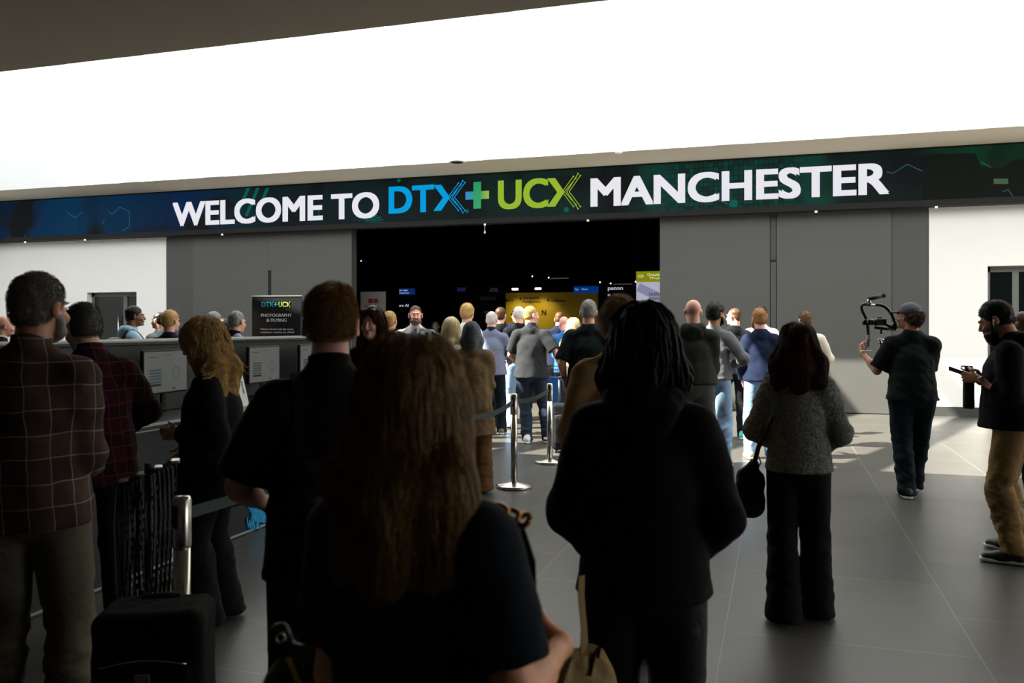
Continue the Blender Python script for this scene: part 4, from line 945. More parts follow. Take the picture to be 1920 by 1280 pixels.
nt('DT', 493, 506, 566, 575, pc_, .03); nt('+', 514, 520, 567, 574, pc_, .03); nt('UC', 522.5, 535, 566, 575, pg_, .03)
def lgx(u0, u1, m): a = ln(u0, 566); b = ln(u1, 575); logo_x(no, a[0], b[0], b[1], a[1], m, -.005, -.001)
lgx(506.5, 513, pc_); lgx(535.5, 542, pg_)
nt('PHOTOGRAPHY', 492, 545, 588, 593.5, m_pw, .02); nt('& FILMING', 501.5, 536, 597, 603, m_pw, .02); nt('Clarion Events Ltd, the event', 491, 548, 615, 619, m_pw); nt('organisers, employ an official', 491, 549, 621, 625, m_pw)

# ------------------------------------------------------------------ queue barriers
m_belt = cloth('belt_webbing', (58, 66, 64), .1)
BAR = {}
def barrier(key, label, u, d, H=.93):
    r_ = empty('queue_barrier', at(u, d)); tag(r_, label, 'barrier post', 'steel queue barrier posts'); BAR[key] = (r_, H)
    MB().lathe([(.175, 0), (.18, .006), (.18, .026), (.165, .034), (.06, .052), (.045, .06)], 40).build('base', m_steel, r_)
    MB().lathe([(.033, .05), (.033, H-.2)], 24).build('pole', m_steel, r_)
    MB().lathe([(.035, H-.2), (.037, H-.19), (.037, H-.012), (.03, H), (.0, H+.002)], 24).build('belt_head', m_steel, r_)
    MB().box((-.014, -.042, H-.12), (.014, -.03, H-.03), .003).build('clip', m_black, r_)
    return r_
barrier('near', 'steel queue barrier post nearest the camera, at the left by the lanyard rack', 341, 3.32)
barrier('hair', 'steel queue barrier post mostly hidden behind the long-haired woman in front', 873, 6.9)
barrier('mid', 'steel queue barrier post standing clear on the floor left of the black hoodie man', 964, 8.35)
barrier('far', 'steel queue barrier post beside the black suitcase', 1031, 9.85)
def belt(k0, k1, label, sag=.03):
    a = BAR[k0][0].location+Vector((0, 0, BAR[k0][1]-.075)); b = BAR[k1][0].location+Vector((0, 0, BAR[k1][1]-.075)); dv = (b-a).normalized(); a = a+dv*.036; b = b-dv*.036
    pts = [a.lerp(b, i/12)-Vector((0, 0, sag*4*(i/12)*(1-i/12))) for i in range(13)]
    o = MB().ribbon(pts, .048, .002, (0, 0, 1)).build('barrier_belt', m_belt); tag(o, label, 'belt')
belt('near', 'hair', 'grey webbing belt crossing in front of the blonde woman at the desk'); belt('hair', 'mid', 'dark webbing belt running left from the clear-standing middle post', .05); belt('mid', 'far', 'dark webbing belt between the two farther barrier posts', .04)

# ================================================================== people and what they carry
def pd(u, v, d):                     # point at depth d
    rx, ry = ray(u); return Vector((rx*d, ry*d, CAM_H+(HZN-v)*d/FPX))
H_DK = hairmat('dark_hair', (14, 10, 8), (48, 34, 26)); H_BK = hairmat('black_hair', (6, 5, 5), (22, 19, 18)); H_BR = hairmat('brown_hair', (48, 30, 18), (110, 74, 46))
H_GR = hairmat('grey_hair', (90, 86, 82), (190, 186, 180)); H_GM = hairmat('greying_hair', (34, 28, 24), (140, 130, 118)); H_WH = hairmat('white_hair', (180, 176, 170), (240, 238, 232))
H_BL = hairmat('blond_hair', (150, 112, 58), (226, 190, 120)); H_GO = hairmat('golden_hair', (156, 108, 46), (255, 222, 150)); H_GI = hairmat('ginger_hair', (92, 60, 30), (196, 144, 84)); H_GB = hairmat('cropped_brown_hair', (70, 48, 26), (196, 146, 84))
H_RD = hairmat('auburn_hair', (30, 12, 8), (104, 48, 30)); H_FB = hairmat('front_blond_hair', (50, 36, 18), (176, 136, 78)); H_CU = hairmat('sandy_hair', (110, 80, 44), (206, 170, 112))
navy = cloth('navy_cloth', (22, 30, 52)); char = cloth('charcoal_tee', (44, 45, 47)); grey_sw = cloth('grey_marl', (92, 94, 96), heather=.25); blue_fl = cloth('blue_grey_fleece', (92, 98, 118), heather=.2)
white_c = cloth('white_cotton', (214, 214, 214), .2); cream_c = cloth('cream_knit', (206, 196, 178)); ltblue = cloth('pale_blue_cotton', (150, 178, 196)); lav = cloth('lavender_cotton', (150, 152, 182))
camel = cloth('camel_wool', (106, 86, 60)); tan_c = cloth('tan_cotton', (176, 140, 98)); khaki = cloth('khaki_cotton', (134, 106, 68), .4); jean_l = cloth('light_jeans', (120, 152, 190), .4, heather=.2); jean_d = cloth('dark_jeans', (44, 54, 68), .4)
jean_g = cloth('washed_grey_jeans', (96, 90, 76), .5); slate = cloth('dark_teal_cargo', (20, 32, 38), .4); tee_g = cloth('green_black_tee', (20, 26, 27)); grey_tr = cloth('grey_trousers', (84, 84, 84)); olive_d = cloth('dark_olive_shell', (42, 44, 38))
blue_s = cloth('blue_cotton', (52, 104, 160)); fr_navy = cloth('midnight_tee', (12, 18, 26)); blkwool = cloth('black_wool', (10, 11, 12)); brown_sk = cloth('brown_skirt', (92, 64, 40)); pale_tr = cloth('stone_trousers', (120, 112, 100))
m_turq = mat('turquoise_mesh', (70, 190, 180), .6, var=.3, vs=60); m_beige = mat('beige_suede', (196, 172, 132), .8); m_whs = mat('white_leather', (225, 225, 222), .5); m_leather = mat('black_leather', (12, 13, 13), .32, bump=.25, bs=40)
m_gold = mat('gold_zip', (200, 170, 96), .28, metal=1); m_bronze = mat('bronze_ring', (150, 104, 58), .3, metal=1)
P_BR = plaid('brown_plaid', (74, 58, 50), (54, 43, 38), (150, 140, 130), .085, .035); P_MR = plaid('maroon_plaid', (52, 16, 24), (30, 10, 16), (90, 40, 48), .07, .08)
tc = NT('camouflage'); nzv = tc.noise(9, 2); tc.col(tc.ramp(nzv, [(.35, srgb(34, 38, 24)), (.46, srgb(92, 92, 60)), (.55, srgb(140, 134, 100)), (.62, srgb(60, 62, 40))], 'CONSTANT')).set(Roughness=.9); tc.bump(tc.noise(14, 3), .4, .02); CAMO = tc.m
tf = NT('grey_fleece'); f_ = tf.noise(80, 3, rough=.7); tf.col(tf.mix(tf.math('POWER', f_, 2.2), srgb(66, 68, 62), srgb(206, 208, 198))).set(Roughness=1); tf.b.inputs['Specular IOR Level'].default_value = .05; tf.bump(f_, .9, .02); FLEECE = tf.m

def held(info, name, label, cat, group=None):
    r = info['root']; o = empty(name, r.location.copy(), r.rotation_euler.z); tag(o, label, cat, group); return o
def sdf_part(par, name, s, res, m, sc=1.0): return link(name, s.mesh(name, res, sc), m, par)
def backpack(label, m, size=(.15, .085, .22), z=1.18, mstrap=None):
    def f(i):
        s = i['s']; T = i['T']; yb = -(.108*i['G']+T['t'])-size[1]*.72; b = held(i, 'backpack', label, 'backpack')
        k = SDF().add(rbox((0, yb, z), size, .06), .01).add(rbox((0, yb-size[1]*.8, z-.06), (size[0]*.75, .04, size[2]*.5), .035), .03); k.disp = waves(3, 12, .006)
        bo = sdf_part(b, 'body', k, .010, m, s)
        MB().tube([Vector((x*size[0]*.9, yb-.02, z+size[2]*.97*math.cos(x*.9)))*s for x in [q/6-1 for q in range(13)]], .004*s).build('zip', m_steel if mstrap else m, bo)
        for sg in (-1, 1):
            t = T['t']; y1 = .108*i['G']+t+.014
            pts = [(sg*.09, -y1+.0, z+size[2]*.75), (sg*.098, -.075, 1.475+t*.9), (sg*.098, -.01, 1.492+t), (sg*.1, .06, 1.45+t), (sg*.11, y1+.012, 1.34), (sg*.13, y1, 1.2), (sg*.175, .03, 1.08), (sg*.15, -y1, 1.0)]
            MB().ribbon([Vector(p)*s for p in pts], .045*s, .008*s, (1, 0, 0)).build('strap', mstrap or m, b)
    return f

# --- P: the long-haired woman filling the foreground
def fg(i):
    s = i['s']; b = held(i, 'shoulder_strap', 'black shoulder strap with twisted bronze rings behind the right shoulder of the long-haired woman', 'strap')
    P = lambda x, y, z: Vector((x, y, z))*s
    MB().ribbon([P(.15, -.09, 1.30), P(.158, -.065, 1.42), P(.165, .0, 1.478), P(.19, .06, 1.445), P(.2, .1, 1.36), P(.2, .11, 1.25)], .03*s, .005, (.9, .3, 0)).build('strap', m_leather, b)
    for k in range(3):
        c = P(.175+.014*k, .02+.022*k, 1.472-.012*k); o = MB(); pts = [c+Vector((math.cos(a)*.014, math.sin(a)*.008, math.sin(a)*.009+math.cos(a)*.005*(k-1))) for a in [q*math.pi/6 for q in range(13)]]; o.tube(pts, .0055, 6).build('ring', m_bronze, b)
person('person with very long blond-brown hair and a midnight tee, closest to the camera', 777, 1.45, H=1.578, face=-30, head=(22, 4), W=.97, G=1.05, skin=mat('warm_skin', (222, 154, 110), .5, var=.08, vs=14),
       arms=(dict(w=(.12, .22, 1.08), e=(.2, -1, -.6)), dict(w=(.235, .20, 1.165), e=(.35, -.5, -1), f=(-1, .25, .05), n=(0, -1, .1), curl=.7)), hands=(0, .006), res=.009, seed=11,
       top=dict(mat=fr_navy, sleeve=.50, hem=.84, t=.018), bottom=dict(mat=BLACK),
       hair=dict(style='long', mat=H_FB, length=.32, width=.088, vol=.020, puff=.022, tip=.045, back=-.10, n=6000, steps=30, seg=.015, r=.0009, out=.010, wave=.12, rnd=.10, rough=.008, freq=(9, 9, 2)), extra=fg)
# leather handbag with a gold zip hanging at her left
hb = empty('handbag', pd(596, 1352, 1.62)); tag(hb, 'black leather handbag with a gold zip left of the long-haired woman', 'handbag'); hb.location.z -= .14; hb.rotation_euler.z = PSI+.2
k = SDF().add(rbox((.03, 0, .12), (.13, .05, .12), .045), .02).add(ell((-.02, -.01, .23), (.07, .05, .06)), .04).add(rc((-.05, -.01, .26), (-.068, -.02, .325), .017, .014, flat=((0, 1, 0), .5)), .02); k.disp = waves(5, 9, .008); body = sdf_part(hb, 'body', k, .006, m_leather)
zp_ = [Vector((-.052, -.052, .285)), Vector((-.035, -.066, .25)), Vector((-.012, -.068, .215)), Vector((.02, -.066, .185)), Vector((.05, -.064, .170))]
MB().ribbon(zp_, .008, .004, (.7, 0, .7)).build('zip', m_gold, hb)
zt = MB()
for i in range(len(zp_)-1):
    for q in range(9): c = zp_[i].lerp(zp_[i+1], q/9); zt.box(c-Vector((.005, .004, .001)), c+Vector((.005, -.001, .001)))
zt.build('zip_teeth', m_gold, hb)
e = MB(); c = Vector((-.067, -.036, .318)); e.tube([c+Vector((math.cos(a)*.008, 0, math.sin(a)*.008)) for a in [q*math.pi/8 for q in range(17)]], .0025, 6).build('eyelet', m_steel, hb)
MB().tube([Vector((-.06, -.0, .30)), Vector((.0, .05, .27)), Vector((.09, .06, .25)), Vector((.13, .03, .2))], .008).build('handle', m_leather, hb)

# --- hoodie man with locs
def tote(i):
    b = empty('tote_bag', pd(1092, 1300, 2.2)); b.location.z = .44; tag(b, 'natural canvas tote bag with a long strap beside the black hoodie', 'tote bag'); b.rotation_euler.z = PSI+.5
    k = SDF().add(rbox((0, 0, .15), (.15, .03, .15), .02), .02); k.cut((0, 0, .285), (0, 0, 1)); k.disp = waves(6, 8, .010)
    T_ = 0
    me = k.mesh('body', .008)
    for v_ in me.vertices: f = max(0, min(1, v_.co.z/.3)); v_.co.x *= 1-.72*f*f; v_.co.z += .03*f
    link('body', me, cloth('canvas', (168, 142, 98), .5), b)
    MB().ribbon([Vector((-.012, -.02, .26)), Vector((-.008, -.02, .38)), Vector((-.004, .0, .45)), Vector((.012, .02, .50)), Vector((.022, .04, .45)), Vector((.03, .03, .3))], .018, .004, (1, 0, 0)).build('strap', cloth('canvas', (168, 142, 98), .5), b)
    MB().ribbon([Vector((.028, -.03, .30)), Vector((.03, -.035, .33)), Vector((.012, -.035, .31)), Vector((.0, -.035, .26))], .012, .003, (0, 1, 0)).build('drawstring', cloth('dark_cord', (60, 40, 26)), b)
person('person with shoulder-length dark locs in a plain black hoodie, seen from behind', 1207, 2.46, H=1.652, face=0, W=1.0, G=1.10, skin='dark',
       arms=(dict(w=(.14, .16, .97), e=(.75, -.8, 0)), dict(w=(.14, .16, .97), e=(.75, -.8, 0))), res=.010, seed=21,
       top=dict(mat=JET, t=.030, hem=.90, fold=.007, hood=True, name='hoodie'), bottom=dict(mat=cloth('black_nylon', (26, 28, 27), .5, .5), wide=.03),
       hair=dict(style='long', mat=hairmat('locs', (4, 4, 4), (16, 13, 12), .7), length=.20, width=.075, vol=.026, puff=.02, tip=.03, back=-.06, n=260, steps=17, seg=.016, r=.0075, out=.006, wave=.10, rnd=.16, rough=.006), extra=tote)

# --- the man in the black polo
person('person with short ginger-brown hair in a black polo shirt, back to the camera', 617, 2.6, H=1.728, face=6, head=(-8, 8), W=1.02, G=1.10, skin='pink',
       arms=(dict(w=(.17, .24, 1.05), e=(.75, -.7, -.3)), dict(w=(.18, .2, 1.0), e=(.3, -1, 0))), res=.010, seed=31,
       top=dict(mat=cloth('black_pique', (12, 13, 15)), sleeve=.56, hem=.88, t=.022, collar=True, name='polo_shirt'), bottom=dict(mat=BLACK),
       hair=dict(style='buzz', mat=H_GB, vol=.008, quiff=.006, n=5200, len=.020, rough=.003, nape=-.055, plane=(.06, .04)),
       extra=backpack('black backpack on the back of the man in the black polo shirt', cloth('backpack_black', (10, 12, 16)), (.14, .06, .19), 1.08))
# --- brown plaid shirt man
person('person with greying hair and beard in a brown plaid shirt at the left edge', 60, 3.1, H=1.79, face=-14, head=(-30, 2), W=1.02, G=1.10, skin='tan',
       arms=(dict(w=(.2, .18, .95), e=(.4, -1, 0)), dict(w=(.14, .24, 1.06), e=(.25, -1, -.5))), res=.010, seed=41, faced=True,
       top=dict(mat=P_BR, sleeve=.86, hem=.88, t=.024, collar=True, fold=.008), bottom=dict(mat=jean_g, wide=.026, fold=.009),
       hair=dict(style='short', mat=H_GM, vol=.014, n=4200, len=.016, beard=.012, beardmat=H_GR, plane=(.055, .045)))
# --- maroon plaid man
person('person with short greying hair in a dark maroon plaid shirt facing the desk', 178, 4.3, H=1.725, face=14, head=(14, 16), lean=(-.02, .02), W=1.08, G=1.14, skin='fair',
       arms=('desk', dict(w=(.24, .30, 1.08), e=(1, -.6, -.5))), res=.010, seed=51,
       top=dict(mat=P_MR, sleeve=1.0, hem=.84, t=.026, collar=True, fold=.007), bottom=dict(mat=cloth('teal_black_trousers', (18, 26, 30))), shoe=mat('brown_shoe', (70, 52, 40), .5), sole=mat('tan_sole', (150, 130, 96), .7),
       hair=dict(style='short', mat=hairmat('salt_pepper_hair', (26, 24, 22), (120, 118, 112)), vol=.016, n=2600, len=.02))
# --- blonde woman at the desk
def shades(i):
    s = i['s']; hd = i['hd']; b = held(i, 'sunglasses', 'dark sunglasses pushed up into the curly blonde hair', 'sunglasses')
    for sx in (-1, 1):
        k = SDF().add(ell(hd(sx*.034, .055, .108), (.028, .012, .020), i['Rh']), .01); sdf_part(b, 'lens', k, .005, mat('tinted_lens', (14, 12, 12), .1), s)
        MB().tube([Vector(hd(sx*.064, .05, .105))*s, Vector(hd(sx*.098, .0, .075))*s, Vector(hd(sx*.100, -.05, .04))*s], .003).build('temple_arm', m_black, b)
person('person with wavy golden blonde hair in a black coat beside the registration desk', 398, 4.54, H=1.63, face=72, head=(0, 14), W=1.0, G=1.18, skin='fair',
       arms=(dict(w=(.12, .16, 1.14), e=(.3, -1, -.8)), dict(w=(.16, .18, 1.0), e=(.3, -1, -.5))), res=.010, seed=61, faced=True, feet=((-.09, .02), (.11, -.04)),
       top=dict(mat=blkwool, hem=.72, t=.028, name='coat', flare=.01), bottom=dict(mat=BLACK, wide=.04, flare=.01),
       hair=dict(style='long', mat=H_GO, length=.30, width=.095, vol=.030, puff=.032, tip=.045, back=-.10, part=.022, fronty=-.01, n=4200, steps=19, seg=.014, r=.0016, out=.014, wave=.5, rnd=.2, rough=.009, freq=15), extra=shades)
# --- woman in grey fleece
def fbag(i):
    s = i['s']; b = held(i, 'shoulder_bag', 'soft black shoulder bag hanging at the left hip of the grey fleece wearer', 'bag'); P = lambda x, y, z: Vector((x, y, z))*s
    k = SDF().add(rbox((-.285, .02, .76), (.085, .05, .135), .045), .02).add(ell((-.30, .02, .68), (.09, .055, .085)), .04).add(rc((-.33, .02, .88), (-.26, .02, .93), .02, .035), .04); k.disp = waves(14, 10, .010); sdf_part(b, 'body', k, .008, cloth('black_nylon_bag', (12, 13, 15), .4, .6), s)
    MB().ribbon([P(-.27, .0, .90), P(-.235, -.06, 1.05), P(-.15, -.148, 1.25), P(-.135, -.125, 1.40), P(-.13, -.02, 1.492), P(-.16, .09, 1.38), P(-.22, .13, 1.1), P(-.27, .05, .9)], .028*s, .006, (.9, .4, 0)).build('strap', m_leather, b)
    MB().tube([P(-.235, -.05, .93), P(-.22, -.06, .96), P(-.235, -.07, 1.0)], .004).build('buckle', m_steel, b)
person('person with long brown hair in a fuzzy grey fleece and wide black trousers', 1497, 4.6, H=1.602, face=2, head=(4, 6), W=.90, G=1.06, skin='fair',
       arms=(dict(w=(.12, .20, 1.05), e=(.8, -.7, -.35)), dict(w=(.12, .20, 1.02), e=(.8, -.7, -.35))), res=.010, seed=71, feet=((-.085, -.04), (.105, .10)),
       top=dict(mat=FLEECE, hem=.915, t=.032, name='fleece', fold=.009), bottom=dict(mat=BLACK, wide=.032, flare=.036, cuff=.015), shoe=SHOE_B, sole=SOLE_W,
       hair=dict(style='long', mat=H_RD, length=.225, width=.105, vol=.026, puff=.02, tip=.04, back=-.12, n=3600, steps=24, seg=.013, r=.0011, out=.012, wave=.15, rnd=.14, rough=.009, freq=(10, 10, 3)), extra=fbag)
# --- camera operator
def cap(i):
    s = i['s']; hd = i['hd']; Rh = i['Rh']; b = held(i, 'baseball_cap', 'grey-black washed baseball cap on the camera operator', 'cap'); m = cloth('washed_black', (92, 92, 95), .5)
    k = SDF().add(ell(hd(0, -.014, .046), (.093, .108, .090), Rh), .01); k.cuts.append((hd(0, 0, .032), nrm(Rh@V(0, .12, -1)))); sdf_part(b, 'crown', k, .006, m, s)
    k = SDF().add(ell(hd(0, .115, .040), (.068, .075, .012), Rh), .01); sdf_part(b, 'peak', k, .006, m, s)
    k = SDF().add(rc(hd(-.045, -.115, .055), hd(.045, -.115, .055), .006), .01); sdf_part(b, 'back_strap', k, .005, m, s)
person('person in a black tee and dark cargo trousers walking with a camera rig', 1710, 7.92, H=1.81, face=8, head=(48, -2), W=1.08, G=1.15, skin='tan',
       arms=(dict(w=(.385, .22, 1.325), e=(0, -.3, -1), f=(.12, .1, 1), n=(-1, .35, 0), curl=1.15), dict(w=(.02, .30, 1.26), e=(.4, -.6, -1))), hands=(.005, 0), res=.010, seed=81, faced=True, feet=((-.055, -.08), (.05, .26)),
       top=dict(mat=tee_g, sleeve=.58, hem=.90, t=.022, fold=.009), bottom=dict(mat=slate, wide=.032, fold=.010), shoe=SHOE_B, sole=SOLE_W,
       hair=dict(style='short', mat=H_BR, vol=.026, n=2400, len=.04, rough=.020, freq=24, nape=-.125, plane=(.03, .06), below=.045), extra=cap)
gd = 8.08; gb = empty('camera_gimbal', pd(1650, 640, gd)); tag(gb, 'black handheld camera gimbal with curved handle frame raised by the camera operator', 'camera gimbal'); gb.location.z = pd(1650, 664, gd).z; gl_ = gb.location.copy()
G_ = lambda u, v, dd=0: pd(u, v, gd+dd)-gl_
m_gb = mat('gimbal_black', (22, 23, 24), .3, var=.1); m_gl = mat('gimbal_grip', (40, 40, 42), .6)
def sm_(L, n=5):
    out = []
    for i in range(len(L)-1):
        p0, p1, p2, p3 = L[max(i-1, 0)], L[i], L[i+1], L[min(i+2, len(L)-1)]
        for q in range(n): t_ = q/n; out.append(.5*((2*p1)+(p2-p0)*t_+(2*p0-5*p1+4*p2-p3)*t_*t_+(3*p1-p0-3*p2+p3)*t_**3))
    return out+[L[-1]]
MB().tube(sm_([G_(1629, 640), G_(1627, 608), G_(1624, 596), G_(1617, 582), G_(1616, 574), G_(1621, 570), G_(1634, 571), G_(1652, 572), G_(1663, 578), G_(1672, 590), G_(1677, 603), G_(1678, 618)]), .016, 10).build('frame_tube', m_gb, gb)
MB().tube([G_(1628, 560.5), G_(1655, 554)], .021, 12).tube([G_(1655, 554), G_(1659, 553)], .025, 12).build('top_handle', m_gl, gb); MB().tube([G_(1631, 571), G_(1629, 561)], .018).tube([G_(1622, 571), G_(1640, 572)], .019).build('handle_clamp', m_steel, gb)
MB().tube([G_(1629, 628), G_(1625.5, 653)], .019, 12).build('side_grip', mat('grip_pale', (120, 118, 112), .5), gb)
MB().tube([G_(1623, 598), G_(1623, 609)], .032, 14).tube([G_(1678, 604), G_(1678, 616)], .030, 14).build('motor', m_gb, gb)
MB().tube([G_(1624, 604), G_(1634, 604, .02)], .016).tube([G_(1640, 614), G_(1675, 618)], .014).tube([G_(1660, 607), G_(1679, 618)], .014).tube([G_(1653, 614), G_(1652, 626)], .012).build('cradle_arm', m_gb, gb)
MB().tube([G_(1650, 637), G_(1652, 650)], .016).tube([G_(1646, 637), G_(1660, 637)], .010).build('lower_bracket', m_steel, gb)
MB().box(G_(1615, 659)-Vector((0, .05, 0)), G_(1636, 657)+Vector((0, .05, 0))).build('phone_plate', mat('plate_white', (210, 210, 206), .4), gb)
cb = empty('video_camera', pd(1648, 611, gd)); tag(cb, 'compact black video camera with a long lens mounted inside the gimbal frame', 'camera'); cl = cb.location.copy(); C_ = lambda u, v, dd=0: pd(u, v, gd+dd)-cl
ax = (C_(1660, 602)-C_(1630, 602)).normalized(); MB().box((-.045, -.035, -.032), (.045, .035, .035), .008, M=Matrix.Translation(C_(1651.5, 603.5)) @ Matrix.Rotation(PSI, 4, 'Z')).build('body', m_gb, cb)
MB().tube([C_(1643, 604), C_(1640, 604)], .036, 18).tube([C_(1640, 604), C_(1631, 603.5)], .030, 18).tube([C_(1631, 603.5), C_(1629, 603.4)], .034, 18).build('lens', m_gb, cb)
MB().box((-.02, -.02, 0), (.02, .02, .02), .004, M=Matrix.Translation(C_(1649, 597.5)) @ Matrix.Rotation(PSI, 4, 'Z')).build('viewfinder_hump', m_gb, cb)

# --- bearded man with phone
def beardy(i):
    s = i['s']; hd = i['hd']; root = i['root']
    Mw = Matrix.Translation(root.location) @ Matrix.Rotation(root.rotation_euler.z, 4, 'Z')
    e = SDF().add(ell(hd(-.091, -.002, -.006), (.006, .008, .009), i['Rh']), .004).add(rc(hd(-.092, .004, -.010), hd(-.090, .012, -.036), .0035), .004); eb = held(i, 'earbud', 'white wireless earbud in the ear of the bearded man', 'earbud'); sdf_part(eb, 'bud', e, .0022, mat('white_plastic', (230, 230, 230), .3), s)
    W0, E0 = i['Wr'][0], i['E'][0]; dv = nrm(W0-E0); wt = held(i, 'wristwatch', 'dark wristwatch on the near wrist of the bearded man', 'watch')
    c = W0-dv*.03; k = SDF().add(rc(c-dv*.011, c+dv*.011, .033, .032, capa=True, capb=True), .003); k.sub(rc(c-dv*.03, c+dv*.03, .0265), .003); sdf_part(wt, 'strap', k, .003, m_leather, s)
    k = SDF().add(ell(c+V(-.03, -.002, .008), (.008, .02, .02)), .003); sdf_part(wt, 'watch_case', k, .003, m_steel, s)
    H0 = i['Wr'][0]+i['Hf'][0][0]*.10; H1 = i['Wr'][1]+i['Hf'][1][0]*.09
    ph = held(i, 'smartphone', 'black smartphone tilted in the hand of the bearded man', 'phone'); M_ = Matrix.Translation(Vector(H0+V(.02, .02, .03))*s) @ Matrix.Rotation(R(20), 4, 'X') @ Matrix.Rotation(R(24), 4, 'Y')
    MB().box((-.036, -.075, -.004), (.036, .075, .004), .003, M=M_).build('case', m_black, ph); MB().box((-.033, -.071, .0041), (.033, .071, .0049), M=M_).build('screen', mat('phone_glass', (20, 24, 28), .1), ph)
    bt = held(i, 'drink_bottle', 'black insulated drink bottle held below the phone', 'bottle'); c = Vector(H1+V(-.035, -.0, -.02))*s
    MB().lathe([(.0, -.20), (.036, -.20), (.038, -.19), (.038, .02), (.033, .05), (.026, .06)], 24, c=c).build('bottle_body', mat('bottle_black', (10, 11, 12), .35), bt); MB().lathe([(.028, .06), (.028, .10), (.022, .105), (0, .105)], 20, c=c).tube([c+Vector((0, .028, .07)), c+Vector((0, .05, .085)), c+Vector((0, .045, .1)), c+Vector((0, .02, .1))], .006).build('lid', m_black, bt)
person('person with a full black beard and khaki trousers looking down at a phone', 1899, 5.8, H=1.80, face=84, head=(0, 24), lean=(0, .02), W=1.04, G=1.18, skin='tan',
       arms=(dict(w=(.10, .185, 1.235), e=(.4, -1, -.6), f=(-.35, 1, .1), n=(-1, 0, .1), curl=.8), dict(w=(.10, .17, 1.225), e=(.4, -1, -.6), f=(-.35, 1, .1), n=(-1, 0, 0), curl=1.0)), hands=(.0045, .0045), res=.010, seed=91, faced=True, feet=((-.15, .0), (.20, .03)),
       top=dict(mat=cloth('black_hoodie', (10, 12, 13)), t=.030, sleeve=.75, hem=.90, hood=True, name='hoodie', fold=.007), bottom=dict(mat=khaki, wide=.026, fold=.013, cuff=.07), shoe=SHOE_B, sole=SOLE_W,
       hair=dict(style='short', mat=H_BK, vol=.016, n=2600, len=.015, beard=.055, plane=(.062, .045)), extra=beardy)
person('person with a shaved head partly hidden behind the bearded man', 1916, 7.4, H=1.73, face=40, skin='fair', top=dict(mat=white_c, t=.02), bottom=dict(mat=BLACK), W=1.0, arms=(dict(w=(.22, .25, 1.15), e=(1, -.5, -.8)), 'down'), hair=dict(style='buzz', mat=H_BR, vol=.002, n=300, len=.004))

# --- tan jacket, curly hair behind the hoodie man
person('person with tousled sandy hair in a tan jacket, mostly behind the black hoodie', 1160, 4.1, H=1.725, face=4, head=(-6, 6), W=1.02, skin='fair', arms=('pocket', 'pocket'),
       top=dict(mat=tan_c, t=.034, hem=.80, fold=.010, name='jacket'), bottom=dict(mat=pale_tr), hair=dict(style='short', mat=H_CU, vol=.032, n=3200, len=.035, rough=.014, freq=18))

